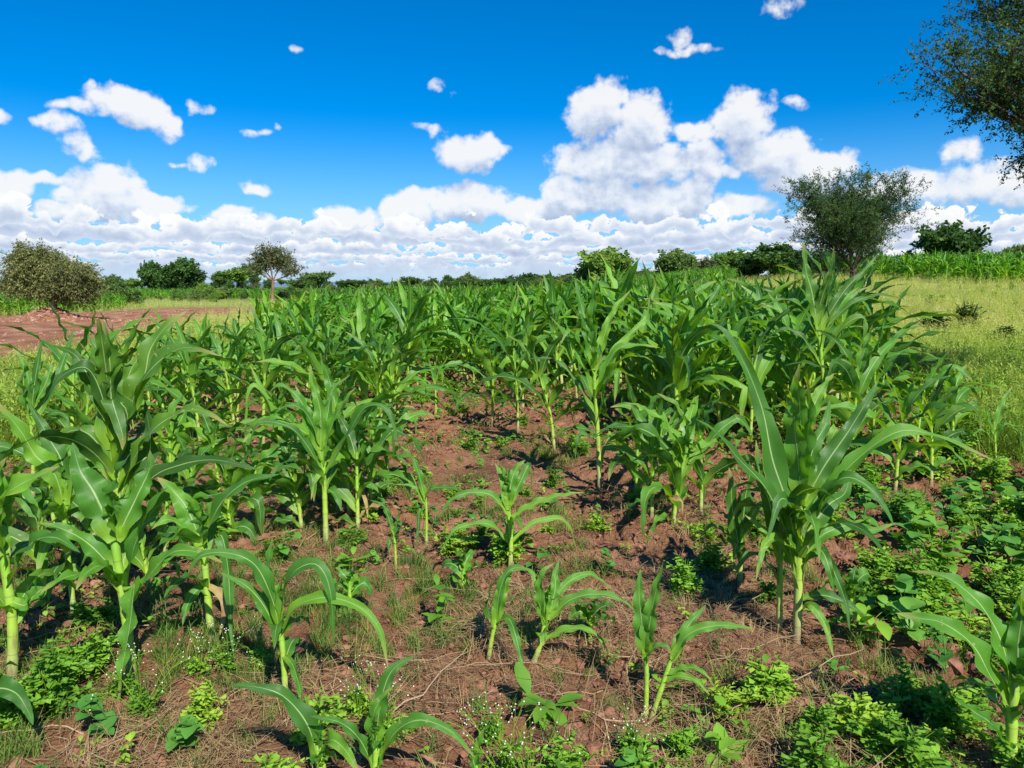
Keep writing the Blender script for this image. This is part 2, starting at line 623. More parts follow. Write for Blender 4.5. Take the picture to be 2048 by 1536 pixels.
# ------------------------------------------------------------------ maize
def maize_leaf_material(name='maize_leaf', far=False, pale=False, deep=1.0):
    m, N, out = new_mat(name)
    uvn = N.n.new('ShaderNodeUVMap')
    u, v, _ = N.sep(uvn.outputs[0])
    rnd = obj_random(N)
    tcn = N.n.new('ShaderNodeTexCoord').outputs['Object']
    blot = N.noise(tcn, 7.0, 3.0, 0.6)
    base = N.ramp(N.math('MULTIPLY_ADD', rnd, 0.55, N.math('MULTIPLY', blot, 0.45)),
                  [(0.12, (0.020, 0.088, 0.009)), (0.36, (0.048, 0.182, 0.013)), (0.62, (0.100, 0.290, 0.016)), (0.90, (0.23, 0.45, 0.024))] if not pale else
                  [(0.15, (0.07, 0.22, 0.02)), (0.5, (0.12, 0.31, 0.025)), (0.9, (0.20, 0.40, 0.035))])
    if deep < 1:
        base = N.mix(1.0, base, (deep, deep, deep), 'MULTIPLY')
    # younger, paler blade next to the sheath
    basal = N.map(v, 0.0, 0.30, 0.85, 0.0, True)
    col = N.mix(basal, base, (0.30, 0.50, 0.025))
    d = N.math('ABSOLUTE', N.math('SUBTRACT', u, 0.5))
    mid = N.math('MULTIPLY', N.map(d, 0.012, 0.042, 1, 0), N.map(v, 0.55, 0.95, 1.0, 0.2))
    col = N.mix(mid, col, (0.42, 0.56, 0.24))
    tip = N.math('MULTIPLY', N.map(v, 0.84, 0.98), N.map(rnd, 0.30, 0.65, 0, 0.95))
    col = N.mix(tip, col, (0.40, 0.30, 0.10))
    spot = N.math('MULTIPLY', N.map(N.noise(tcn, 30.0, 3.0, 0.7), 0.64, 0.68), N.map(rnd, 0.2, 0.5))
    col = N.mix(spot, col, (0.34, 0.33, 0.14))
    normal = None
    if not far:
        w = N.n.new('ShaderNodeTexWave')
        w.wave_type = 'BANDS'
        w.bands_direction = 'X'
        w.inputs['Scale'].default_value = 7.0
        w.inputs['Distortion'].default_value = 0.6
        w.inputs['Detail'].default_value = 1.0
        N.link(N.xyz(u, N.math('MULTIPLY', v, 0.3), 0), w.inputs['Vector'])
        h = N.math('ADD', N.math('MULTIPLY', w.outputs['Fac'], 0.25), N.math('MULTIPLY', mid, -1.0))
        h = N.math('ADD', h, N.math('MULTIPLY', N.noise(tcn, 30.0, 2.0), 0.8))
        normal = bump(N, h, 0.35, 0.004)
        col = N.mix(N.math('MULTIPLY', w.outputs['Fac'], 0.26), col, (0.20, 0.38, 0.10))
        col = N.mix(N.map(N.noise(N.xyz(N.math('MULTIPLY', u, 40.0), N.math('MULTIPLY', v, 2.2), rnd), 1.0, 3.0, .7), .45, .75, 0, .45), col, (0.035, 0.13, 0.015))
        edge = N.math('MULTIPLY', N.map(d, 0.47, 0.50), N.map(N.noise(tcn, 12.0, 3.0), .56, .64))
        col = N.mix(edge, col, (0.42, 0.36, 0.12))
    tr = N.mix(1.0, col, (2.5, 2.2, 0.4), 'MULTIPLY')
    sheen = N.map(N.noise(tcn, 9.0, 2.0), 0.35, 0.65, 0.36, 0.52)
    return two_sided(name, col, None, sheen, 0.36 if not far else 0.24, 0.32, tr, normal, N, m, out)


M_LEAF = maize_leaf_material()
M_LEAF_PALE = maize_leaf_material('young_maize_leaf', pale=True)
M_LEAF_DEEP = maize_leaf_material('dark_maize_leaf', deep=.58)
M_LEAF_FAR = maize_leaf_material('far_maize_leaf', far=True)

M_STALK, N, out = new_mat('maize_stalk')
uvn = N.n.new('ShaderNodeUVMap')
u, v, _ = N.sep(uvn.outputs[0])
tcn = N.n.new('ShaderNodeTexCoord').outputs['Object']
c = N.ramp(v, [(0.0, (0.24, 0.10, 0.085)), (0.05, (0.36, 0.25, 0.15)), (0.16, (0.50, 0.54, 0.16)), (0.36, (0.42, 0.60, 0.05)), (0.7, (0.28, 0.52, 0.035)), (1.0, (0.16, 0.38, 0.03))])
c = N.mix(N.map(N.noise(N.vec('MULTIPLY', tcn, (30, 30, 3)), 3.0, 3.0), 0.4, 0.7, 0, .35), c, (0.42, 0.50, 0.14))
nd = N.math('FRACT', N.math('MULTIPLY', v, 9.0))
c = N.mix(N.map(nd, 0.0, 0.10, .55, 0), c, (0.20, 0.15, 0.06))
c = N.mix(N.math('MULTIPLY', N.map(N.noise(N.vec('MULTIPLY', tcn, (22, 22, 5)), 1.0, 4.0, .7), .50, .62), N.map(v, .15, .75, .75, .1)), c, (0.27, 0.17, 0.09))
c = N.mix(1.0, c, (0.80, 0.84, 0.9), 'MULTIPLY')
p = principled(N, c, 0.6, 0.3)
N.link(p.outputs[0], out.inputs[0])

M_DRY, N, out = new_mat('withered_leaf')
tcn = N.n.new('ShaderNodeTexCoord').outputs['Object']
c = N.ramp(N.noise(tcn, 8.0, 3.0), [(0.3, (0.22, 0.13, 0.06)), (0.5, (0.40, 0.28, 0.12)), (0.75, (0.36, 0.38, 0.08))])
two_sided('', c, None, 0.7, 0.2, 0.25, c, None, N, M_DRY, out)


def resample(pts, n):
    """smooth curve through the control points, n+1 samples"""
    P = np.asarray([tuple(p) for p in pts], float)
    if len(P) == 2:
        t = np.linspace(0, 1, n + 1)[:, None]
        return P[0] * (1 - t) + P[1] * t
    seg = np.r_[0, np.cumsum(np.linalg.norm(np.diff(P, axis=0), axis=1))]
    seg /= seg[-1]
    ext = np.vstack([2 * P[0] - P[1], P, 2 * P[-1] - P[-2]])
    out = []
    for t in np.linspace(0, 1, n + 1):
        i = min(max(np.searchsorted(seg, t) - 1, 0), len(P) - 2)
        f = (t - seg[i]) / (seg[i + 1] - seg[i])
        a, b, c, d = ext[i:i + 4]
        out.append(0.5 * ((2 * b) + (-a + c) * f + (2 * a - 5 * b + 4 * c - d) * f * f + (-a + 3 * b - 3 * c + d) * f ** 3))
    return np.array(out)


def leaf_arrays(pts, width, rng, n=16, across=4, roll0=0.0, roll1=0.0, fold=0.35, wave=0.24, face=None):
    """one maize blade along a curve; returns vertices, quads, uv"""
    C = resample(pts, n)
    T = np.gradient(C, axis=0)
    T /= np.linalg.norm(T, axis=1)[:, None] + 1e-9
    H = C[-1] - C[0]
    H[2] = 0
    if np.linalg.norm(H) < 1e-3:
        a = rng.uniform(0, 2 * PI)
        H = np.array([math.cos(a), math.sin(a), 0])
    H /= np.linalg.norm(H)
    Sd = np.array([-H[1], H[0], 0.0])
    t = np.linspace(0, 1, n + 1)
    w = (0.42 + 0.58 * np.clip(t / 0.30, 0, 1) ** 0.8) * np.clip((1 - t) / 0.62, 0, 1) ** 0.72
    tat = np.clip(rng.normal(0, 1, n + 1) - 1.1, 0, 1.2) * .22 * (n > 12)       # torn edges
    w = w * width * 0.5 * (1 + 0.05 * np.sin(t * rng.uniform(9, 16) + rng.uniform(0, 6))) * (1 - tat)
    w[-1] = width * 0.01
    Sv = np.tile(Sd, (n + 1, 1))
    Sv -= (Sv * T).sum(1)[:, None] * T
    Sv /= np.linalg.norm(Sv, axis=1)[:, None] + 1e-9
    Nv = np.cross(T, Sv)
    Nv *= np.sign(Nv[:, 2].mean() + 1e-6) if abs(Nv[:, 2].mean()) > .05 else 1
    if face is not None:
        # turn the blade so that its upper side looks towards FACE (degrees given in roll)
        sg = 1.0 if np.dot(np.cross(T[n // 2], Sv[n // 2]), face) < np.dot(-np.cross(T[n // 2], Sv[n // 2]), face) else -1.0
        best = None
        for s in (1, -1):
            a = s * roll0
            nn = math.cos(a) * Nv[n // 3] + math.sin(a) * Sv[n // 3]
            q = np.dot(nn, face)
            if best is None or q > best[0]:
                best = (q, s)
        roll0 *= best[1]
        roll1 *= best[1]
    R = (roll0 + (roll1 - roll0) * t)[:, None]
    Nr = np.cos(R) * Nv + np.sin(R) * Sv
    Sr = np.cos(R) * Sv - np.sin(R) * Nv
    s = np.linspace(-1, 1, across + 1)
    f1, f2, p1, p2 = rng.uniform(2.5, 5), rng.uniform(2.5, 5), rng.uniform(0, 6), rng.uniform(0, 6)
    env = np.sin(np.clip(t * 1.1, 0, 1) * PI) ** 0.6
    V, UV = [], []
    for j, sj in enumerate(s):
        fr, ph = (f1, p1) if sj < 0 else (f2, p2)
        wav = wave * width * env * np.sin(fr * 2 * PI * t + ph) * abs(sj) ** 1.6
        up = fold * w * abs(sj) ** 1.15 * (1 - 0.6 * t) + wav
        V.append(C + Sr * (w * sj * math.cos(fold * .6))[:, None] + Nr * up[:, None])
        UV.append(np.stack([np.full(n + 1, 0.5 + 0.5 * sj), t], -1))
    V = np.stack(V, 1).reshape(-1, 3)
    UV = np.stack(UV, 1).reshape(-1, 2)
    idx = np.arange((n + 1) * (across + 1)).reshape(n + 1, across + 1)
    Q = np.stack([idx[:-1, :-1], idx[:-1, 1:], idx[1:, 1:], idx[1:, :-1]], -1).reshape(-1, 4)
    return V, Q, UV


def tube_arrays(C, R, sides=7, uv_v=None):
    C = np.asarray(C, float)
    R = np.asarray(R, float)
    n = len(C)
    T = np.gradient(C, axis=0)
    T /= np.linalg.norm(T, axis=1)[:, None] + 1e-9
    ref = np.array([0.31, 0.95, 0.05]) if abs(T[0][1]) < 0.8 else np.array([0.95, 0.2, 0.1])
    A = np.cross(T, ref)
    A /= np.linalg.norm(A, axis=1)[:, None] + 1e-9
    B = np.cross(T, A)
    an = np.linspace(0, 2 * PI, sides, endpoint=False)
    V = C[:, None, :] + R[:, None, None] * (np.cos(an)[None, :, None] * A[:, None, :] + np.sin(an)[None, :, None] * B[:, None, :])
    v = np.linspace(0, 1, n) if uv_v is None else np.asarray(uv_v)
    UV = np.stack([np.tile(np.arange(sides) / sides, (n, 1)), np.tile(v[:, None], (1, sides))], -1)
    idx = np.arange(n * sides).reshape(n, sides)
    nx_ = np.roll(idx, -1, axis=1)
    Q = np.stack([idx[:-1], nx_[:-1], nx_[1:], idx[1:]], -1).reshape(-1, 4)
    return V.reshape(-1, 3), Q, UV.reshape(-1, 2)


class Geo:
    def __init__(self):
        self.V, self.Q, self.T, self.UV, self.MQ, self.MT, self.n = [], [], [], [], [], [], 0

    def add(self, V, Q=None, UV=None, T=None, mat=0):
        V = np.asarray(V, float)
        if Q is not None and len(Q):
            self.Q.append(np.asarray(Q) + self.n)
            self.MQ.append(np.full(len(Q), mat))
        if T is not None and len(T):
            self.T.append(np.asarray(T) + self.n)
            self.MT.append(np.full(len(T), mat))
        self.V.append(V)
        self.UV.append(np.zeros((len(V), 2)) if UV is None else UV)
        self.n += len(V)

    def mesh(self, name, mats, smooth=True):
        Q = np.concatenate(self.Q) if self.Q else None
        T = np.concatenate(self.T) if self.T else None
        mi = np.concatenate(self.MQ + self.MT)
        return new_mesh(name, np.concatenate(self.V), Q, T, uv=np.concatenate(self.UV), mats=mats, mat_idx=mi, smooth=smooth)


def stalk_geo(pts, r0, r1, nodes, sides=8, n=None):
    n = n or nodes * 4
    C = resample(pts, n)
    t = np.linspace(0, 1, n + 1)
    ph = (t * nodes) % 1.0
    R = (r0 + (r1 - r0) * t) * (1 + 0.16 * ph)          # each sheath flares out of the one below
    R *= np.where(t < 0.04, 1.25, 1.0)
    R[-1] *= 0.2
    return tube_arrays(C, R, sides, t)


def maize_spec(H, rng, nleaf=None, phi=None, droop=1.0, lenf=1.0, wid=0.075, erect=0.0):
    """curves of one procedural maize plant: stalk points and leaves (points, width, roll)"""
    nleaf = nleaf or int(round(7 + H * 3.4 + rng.uniform(-1, 1)))
    phi = rng.uniform(0, PI) if phi is None else phi
    lean = np.array([rng.normal(0, .05), rng.normal(0, .05)]) * H
    top = 0.66 * H
    stalk = [np.array([0, 0, -0.03]), np.array([lean[0] * .3, lean[1] * .3, top * .5]), np.array([lean[0], lean[1], top])]
    SC = resample(stalk, 20)
    leaves = []
    for i in range(nleaf):
        f = i / (nleaf - 1)
        hz = 0.10 + 0.88 * f ** 0.9
        P0 = SC[int(hz * 20)].copy()
        side = 1 if i % 2 else -1
        azm = phi + (0 if side > 0 else PI) + rng.normal(0, 0.34)
        L = H * lenf * (0.38 + 0.30 * math.sin(PI * min(1, 0.15 + 0.85 * f)) + 0.02) * rng.uniform(0.85, 1.15)
        if f < 0.2:
            L *= 0.72
        e0 = rad(50 + 30 * f + rng.normal(0, 5) + 8 * erect)
        dr = droop * rad(rng.uniform(95, 150)) * (1.0 - 0.72 * f ** 1.6) * (1 - .5 * erect)
        if f > 0.93:
            dr *= 0.5
        n = 9
        ds = L / n
        p = P0.copy()
        pts = [p.copy()]
        sway = rng.normal(0, 0.45)
        kink = rng.randint(4, 8) if rng.rand() < .30 and f < .85 else 99
        for k in range(n):
            t = (k + .5) / n
            e = e0 - dr * t ** 1.35 - (rad(55) if k >= kink else 0)
            e = max(e, rad(-88))
            a = azm + sway * t ** 2
            p = p + ds * np.array([math.cos(e) * math.cos(a), math.cos(e) * math.sin(a), math.sin(e)])
            pts.append(p.copy())
        w = wid * (0.62 + 0.5 * math.sin(PI * min(1, 0.1 + f * .8))) * (0.7 + 0.3 * H) * rng.uniform(.85, 1.15)
        leaves.append((pts, w, rng.normal(0, 0.45), rng.normal(0, 0.8)))
    return stalk, leaves


def maize_parts(spec, rng, H, seg=13, across=4, sides=7):
    stalk, leaves = spec
    nodes = max(4, len(leaves))
    r0 = 0.0095 + 0.0055 * H
    V, Q, UV = stalk_geo(stalk, r0, r0 * 0.62, nodes, sides)
    g = Geo()
    g.add(V, Q, UV)
    out = [('stalk', g.mesh('stalk', [M_STALK]))]
    for pts, w, ra, rb in leaves:
        g = Geo()
        withered = len(out) <= 2 and rng.rand() < .35
        V, Q, UV = leaf_arrays(pts, w * (.45 if withered else 1), rng, seg, across, ra, rb, wave=.5 if withered else .24)
        g.add(V, Q, UV)
        out.append(('leaf', g.mesh('leaf', [M_DRY if withered else M_LEAF])))
    return out


def maize_whole(spec, rng, H, seg=7, across=2, sides=4, mats=None, name='maize_plant'):
    stalk, leaves = spec
    g = Geo()
    r0 = 0.0095 + 0.0055 * H
    V, Q, UV = tube_arrays(resample(stalk, 5), np.linspace(r0, r0 * .6, 6), sides)
    g.add(V, Q, UV, mat=0)
    for pts, w, ra, rb in leaves:
        V, Q, UV = leaf_arrays(pts, w, rng, seg, across, ra, rb)
        g.add(V, Q, UV, mat=1)
    return g.mesh(name, mats or [M_STALK, M_LEAF_FAR])


FACE = np.array([0.05, -0.75, 0.65])


def plant_root(name, loc, label, cat, group=None, rz=0.0, s=1.0):
    r = bpy.data.objects.new(name, None)
    COL.objects.link(r)
    r.empty_display_size = 0.1
    r.location = loc
    r.rotation_euler = (0, 0, rz)
    r.scale = (s, s, s)
    r['label'] = label
    r['category'] = cat
    if group:
        r['group'] = group
    return r


def hero_maize(label, base, stalk_px, leaves, r0=0.014, mat=None, seed=0, wf=1.08, group='maize plants', dry=()):
    """base (px, py): foot of the plant; stalk_px: [(px, py)...] above it; leaves: (points, width, lean in depth, roll degrees)"""
    rng = np.random.RandomState(seed + 100)
    B = ground_pt(*base)
    Y0 = B.y
    root = plant_root('maize_plant', B, label, 'maize plant', group)
    sp = [B + Vector((0, 0, -0.03))] + [at_depth(x, y, Y0 + 0.015 * i) for i, (x, y) in enumerate(stalk_px)]
    sp = [np.array(p - B) for p in sp]
    V, Q, UV = stalk_geo(sp, r0 * 1.1, r0 * .85, max(4, len(leaves)), 9, n=36)
    g = Geo()
    g.add(V, Q, UV)
    link('stalk', g.mesh('stalk', [M_STALK]), root)
    top = sp[-1]
    hgt = top[2]
    if r0 >= .011:                                     # the rolled young leaves of the whorl and blades that point fore and aft
        SC = resample(sp, 20)
        for q in range(7):
            if q < 3:
                P0, az_, e0, L, ww, dr = SC[19], rng.uniform(0, 2 * PI), rad(rng.uniform(72, 86)), hgt * rng.uniform(.30, .46), .075, rad(rng.uniform(10, 50))
            else:
                P0 = SC[rng.randint(8, 18)]
                az_ = rng.choice([-PI / 2, PI / 2]) + rng.normal(0, .45)
                e0, L, ww, dr = rad(rng.uniform(45, 70)), hgt * rng.uniform(.5, .8), .070, rad(rng.uniform(80, 140))
            p = P0.copy()
            pts = [p.copy()]
            for i in range(8):
                e = e0 - dr * ((i + .5) / 8) ** 1.4
                p = p + L / 8 * np.array([math.cos(e) * math.cos(az_), math.cos(e) * math.sin(az_), math.sin(e)])
                pts.append(p.copy())
            V, Q, UV = leaf_arrays(pts, ww * min(wf, 1.25) * (.6 + .45 * hgt), rng, 18, 6, rng.normal(0, .4), rng.normal(0, .7), wave=.2)
            g = Geo()
            g.add(V, Q, UV)
            link('leaf', g.mesh('leaf', [mat or M_LEAF]), root)
    for k, lf in enumerate(leaves):
        pts, w = lf[0], lf[1]
        dep = lf[2] if len(lf) > 2 else rng.uniform(-.2, .1)
        roll = lf[3] if len(lf) > 3 else 38
        n = len(pts)
        P = [np.array(at_depth(x, y, Y0 + dep * (i / (n - 1)) ** 1.2) - B) for i, (x, y) in enumerate(pts)]
        V, Q, UV = leaf_arrays(P, w * wf, rng, 28, 6, rad(roll), rad(roll * rng.uniform(0.5, 1.25)), fold=0.36, wave=0.19, face=FACE)
        g = Geo()
        g.add(V, Q, UV)
        me = g.mesh('leaf', [M_DRY if k in dry else (mat or M_LEAF)])
        link('leaf', me, root)
    return root


H = hero_maize
H('big maize plant with wide glossy leaves standing right of the bare centre path', (1595, 1272), [(1597, 1180), (1601, 1060), (1606, 960), (1602, 870)], [
    ([(1600, 1130), (1575, 1010), (1545, 920), (1525, 820), (1490, 730), (1450, 662), (1418, 646)], .115, .12, 62),
    ([(1598, 1180), (1570, 1060), (1530, 975), (1475, 915), (1430, 862), (1392, 838)], .082, -.10, 50),
    ([(1602, 1010), (1597, 930), (1588, 840), (1592, 770), (1600, 728)], .120, .05, 66),
    ([(1606, 1010), (1650, 930), (1695, 865), (1735, 800), (1756, 762)], .095, .10, 48),
    ([(1606, 1060), (1670, 965), (1735, 900), (1800, 862), (1860, 868), (1925, 893), (1990, 922)], .082, -.12, 46),
    ([(1608, 1075), (1650, 990), (1690, 955), (1735, 972), (1770, 1015), (1788, 1052)], .078, -.25, 40),
    ([(1605, 1120), (1645, 1070), (1700, 1050), (1745, 1060), (1792, 1046)], .070, .05, 50),
    ([(1603, 1080), (1655, 1012), (1690, 985), (1702, 935)], .085, .20, 55),
    ([(1603, 1130), (1640, 1100), (1662, 1150), (1668, 1185)], .055, -.25, 30),
    ([(1596, 1150), (1560, 1085), (1515, 1050), (1490, 1030)], .060, .05, 45),
    ([(1600, 1090), (1585, 1020), (1560, 1000), (1535, 1080)], .075, -.2, 40),
    ([(1597, 1200), (1640, 1190), (1690, 1205), (1742, 1240)], .055, -.1, 45),
    ([(1600, 1000), (1625, 900), (1650, 850), (1660, 800)], .085, .12, 50),
    ([(1602, 1000), (1612, 900), (1620, 820), (1614, 760)], .090, -.03, 60),
    ([(1604, 1060), (1630, 1000), (1668, 960), (1712, 930)], .085, .0, 52),
    ([(1600, 1110), (1560, 1080), (1530, 1090), (1512, 1160)], .055, -.2, 36),
    ([(1598, 1230), (1620, 1210), (1650, 1250), (1668, 1318)], .045, -.2, 36),
    ([(1602, 1150), (1625, 1110), (1655, 1120), (1690, 1200), (1700, 1262)], .050, -.22, 40),
], r0=.0185, seed=1, wf=.95)
H('side shoot maize with thick dark sheaths at the left foot of the big right plant', (1560, 1255), [(1560, 1150), (1562, 1050), (1558, 990)], [
    ([(1560, 1120), (1540, 1010), (1520, 950), (1512, 880)], .07, .1, 55),
    ([(1560, 1090), (1565, 1000), (1575, 930)], .08, 0, 60),
    ([(1558, 1170), (1530, 1120), (1495, 1110), (1470, 1150)], .05, -.1, 35),
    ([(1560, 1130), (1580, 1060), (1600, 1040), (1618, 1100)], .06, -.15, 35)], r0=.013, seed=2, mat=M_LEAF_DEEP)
H('small dark maize plant in the shade just left of the big right one', (1480, 1165), [(1482, 1100), (1484, 1030)], [
    ([(1482, 1110), (1465, 1020), (1462, 960), (1458, 935)], .075, .05, 60),
    ([(1484, 1080), (1490, 1000), (1500, 940), (1488, 900)], .085, 0, 62),
    ([(1484, 1080), (1510, 1020), (1535, 1010), (1560, 1030)], .05, .05, 40),
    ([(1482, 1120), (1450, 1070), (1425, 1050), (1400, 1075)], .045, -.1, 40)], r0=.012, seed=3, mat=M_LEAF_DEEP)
H('maize plant cut by the lower right corner, with two long leaves reaching left', (2022, 1560), [(2024, 1440), (2032, 1340), (2040, 1280)], [
    ([(2024, 1420), (1985, 1360), (1945, 1290), (1885, 1246), (1835, 1236), (1792, 1226)], .082, -.05, 48),
    ([(2028, 1390), (2005, 1290), (1965, 1215), (1915, 1168), (1870, 1148), (1824, 1143)], .085, .10, 50),
    ([(2036, 1380), (2036, 1290), (2046, 1225), (2055, 1200)], .085, 0, 60),
    ([(2020, 1500), (1985, 1450), (1950, 1425), (1908, 1396)], .055, -.15, 42),
    ([(2035, 1400), (2080, 1300), (2130, 1260), (2180, 1300)], .075, 0, 45),
    ([(2030, 1450), (2065, 1400), (2100, 1420), (2120, 1480)], .07, -.2, 35)], r0=.016, seed=4)
H('young maize plant with two erect pointed leaves, right of centre on bare soil', (1292, 1420), [(1293, 1350), (1290, 1290)], [
    ([(1292, 1320), (1284, 1250), (1278, 1190), (1281, 1138)], .062, .05, 60),
    ([(1292, 1310), (1300, 1240), (1312, 1180), (1326, 1128)], .060, 0, 58),
    ([(1292, 1330), (1302, 1300), (1330, 1290), (1345, 1310)], .03, -.05, 35)], r0=.009, mat=M_LEAF_PALE, seed=5)
H('leaning young maize plant with a leaf stretched to the right, beside the erect one', (1296, 1425), [(1325, 1370), (1345, 1310), (1352, 1285)], [
    ([(1345, 1320), (1362, 1275), (1385, 1240), (1412, 1210)], .045, .08, 50),
    ([(1343, 1320), (1375, 1270), (1425, 1252), (1470, 1252), (1510, 1258)], .042, -.05, 48),
    ([(1330, 1350), (1370, 1335), (1400, 1340), (1424, 1362)], .028, -.1, 40),
    ([(1325, 1365), (1355, 1352), (1390, 1360), (1420, 1390)], .026, -.1, 40)], r0=.009, mat=M_LEAF_PALE, seed=6)
H('lower maize plant in the middle leaning right with four arching leaves', (1062, 1335), [(1080, 1290), (1092, 1240), (1100, 1205)], [
    ([(1090, 1250), (1080, 1190), (1085, 1145), (1108, 1127)], .045, 0, 55),
    ([(1096, 1240), (1110, 1180), (1110, 1150), (1118, 1120)], .05, .06, 58),
    ([(1098, 1240), (1140, 1200), (1190, 1188), (1235, 1196), (1272, 1222)], .045, -.05, 45),
    ([(1098, 1225), (1130, 1170), (1180, 1148), (1225, 1180)], .035, .1, 42),
    ([(1080, 1285), (1130, 1260), (1170, 1258), (1198, 1275), (1218, 1308)], .035, -.1, 40),
    ([(1092, 1245), (1074, 1170), (1058, 1140), (1020, 1142)], .03, .1, 42)], r0=.011, mat=M_LEAF_PALE, seed=7)
H('maize plant in the middle leaning up to the right, one leaf hanging to the soil', (975, 1312), [(985, 1270), (998, 1220)], [
    ([(990, 1250), (1002, 1190), (1015, 1155), (1028, 1122)], .055, .05, 55),
    ([(992, 1245), (1000, 1180), (1020, 1140), (1052, 1138), (1075, 1160)], .04, .05, 45),
    ([(994, 1245), (1018, 1238), (1036, 1290), (1050, 1368)], .035, -.25, 40),
    ([(990, 1255), (975, 1215), (985, 1170), (1002, 1150)], .045, -.05, 50)], r0=.009, seed=8)
H('upright maize plant in the middle of the path behind the leaning ones', (1020, 1140), [(1022, 1080), (1018, 1030), (1016, 985)], [
    ([(1017, 1010), (1022, 965), (1034, 935), (1050, 920)], .070, .05, 55),
    ([(1017, 1020), (1008, 970), (1000, 945), (990, 925)], .050, .05, 52),
    ([(1018, 1040), (1060, 1012), (1115, 992), (1170, 984)], .048, -.05, 42),
    ([(1016, 1030), (985, 992), (940, 985), (900, 1002), (880, 1035)], .044, -.05, 42),
    ([(1020, 1090), (985, 1052), (945, 1048), (905, 1065), (878, 1112)], .040, -.15, 42),
    ([(1017, 1015), (1045, 955), (1058, 932), (1064, 985)], .045, .1, 45),
    ([(1017, 1000), (1016, 960), (1020, 930)], .045, 0, 60),
    ([(1022, 1085), (1070, 1045), (1130, 1042), (1155, 1105)], .035, .1, 40)], r0=.012, mat=M_LEAF_PALE, seed=9)
H('slim young maize plant left of the path with long thin leaves', (852, 1085), [(853, 1030), (850, 975)], [
    ([(850, 1000), (838, 950), (825, 918), (800, 890)], .05, 0, 50),
    ([(850, 1000), (862, 978), (900, 975), (935, 985)], .038, -.1, 42),
    ([(850, 1010), (830, 975), (810, 970), (790, 968)], .03, 0, 40),
    ([(852, 1035), (840, 1020), (836, 1060), (832, 1095)], .025, -.1, 30)], r0=.008, seed=10)
H('tiny maize seedling with a drooping leaf behind the slim young plant', (792, 1135), [(790, 1090), (785, 1060)], [
    ([(788, 1070), (775, 1030), (765, 1010), (740, 1000)], .035, 0, 45),
    ([(788, 1075), (795, 1040), (800, 1020)], .03, 0, 55),
    ([(790, 1090), (780, 1080), (778, 1105)], .03, -.05, 30)], r0=.007, seed=11)
H('tall maize plant with a bare pale stalk, left of the path at the cluster front', (652, 1092), [(650, 1010), (646, 930), (640, 860)], [
    ([(645, 920), (620, 850), (600, 800), (560, 770), (535, 790)], .075, .0, 45),
    ([(645, 930), (660, 860), (690, 800), (712, 775)], .08, .0, 52),
    ([(642, 900), (640, 820), (625, 765), (620, 728)], .075, .05, 58),
    ([(640, 890), (615, 830), (580, 810), (545, 830)], .055, -.1, 42),
    ([(648, 960), (620, 900), (580, 855), (520, 845), (498, 890)], .05, -.15, 42),
    ([(648, 950), (690, 880), (730, 815), (775, 820), (798, 895)], .06, -.1, 42),
    ([(650, 990), (640, 950), (628, 970), (622, 1000)], .035, -.1, 30),
    ([(642, 900), (655, 830), (665, 780), (700, 750)], .06, .12, 50)], r0=.015, seed=12)
H('pale yellow green maize plant standing apart left of the cluster, stalk red at the foot', (572, 1005), [(570, 940), (563, 870), (560, 830)], [
    ([(562, 890), (545, 820), (520, 770), (500, 730)], .06, .05, 50),
    ([(562, 880), (562, 820), (563, 780), (566, 750)], .05, 0, 60),
    ([(560, 880), (535, 800), (510, 770), (495, 800), (490, 880)], .045, -.1, 40),
    ([(562, 900), (590, 830), (620, 800), (640, 790)], .04, 0, 45),
    ([(566, 930), (545, 880), (510, 870), (490, 920), (485, 990)], .04, -.1, 40),
    ([(568, 940), (585, 900), (600, 890), (605, 930)], .04, 0, 40)], r0=.012, mat=M_LEAF_PALE, seed=13)
H('maize plant with a whorl of arching leaves, lower left of centre', (572, 1395), [(567, 1320), (560, 1250), (556, 1215)], [
    ([(560, 1265), (545, 1200), (510, 1130), (455, 1106), (400, 1112), (375, 1150)], .060, -.1, 46),
    ([(560, 1280), (530, 1215), (490, 1170), (440, 1146)], .050, 0, 46),
    ([(556, 1240), (541, 1180), (538, 1120), (546, 1074)], .055, .05, 60),
    ([(560, 1250), (570, 1180), (595, 1138), (635, 1130), (660, 1180), (668, 1290)], .055, -.08, 44),
    ([(562, 1270), (590, 1215), (650, 1195), (715, 1212), (758, 1258), (776, 1335)], .048, -.15, 42),
    ([(566, 1310), (585, 1330), (600, 1380), (605, 1430)], .030, -.25, 40)], r0=.011, seed=14)
H('maize plant cut by the bottom edge left of centre, one leaf bent far left', (648, 1580), [(642, 1520), (632, 1480)], [
    ([(640, 1530), (615, 1450), (570, 1395), (520, 1375), (456, 1370)], .062, -.02, 48),
    ([(640, 1520), (660, 1480), (690, 1500), (720, 1550)], .05, -.15, 42),
    ([(636, 1510), (640, 1460), (648, 1420)], .035, 0, 55)], r0=.012, seed=15)
H('bottom maize plant with white flowers behind it and two long low leaves', (752, 1590), [(752, 1520), (755, 1460)], [
    ([(752, 1480), (762, 1400), (785, 1340), (832, 1310)], .050, .05, 55),
    ([(752, 1500), (745, 1440), (760, 1400), (782, 1375)], .045, 0, 55),
    ([(750, 1540), (720, 1480), (680, 1445), (620, 1432)], .040, -.05, 44),
    ([(756, 1530), (790, 1465), (840, 1440), (900, 1462), (950, 1515)], .045, -.08, 44)], r0=.011, seed=16)
H('short maize shoot at the bottom edge beside the low leaf tip', (955, 1580), [(953, 1530)], [
    ([(954, 1550), (955, 1500), (968, 1458)], .045, 0, 55),
    ([(954, 1550), (945, 1510), (950, 1475)], .035, 0, 50)], r0=.009, seed=17)
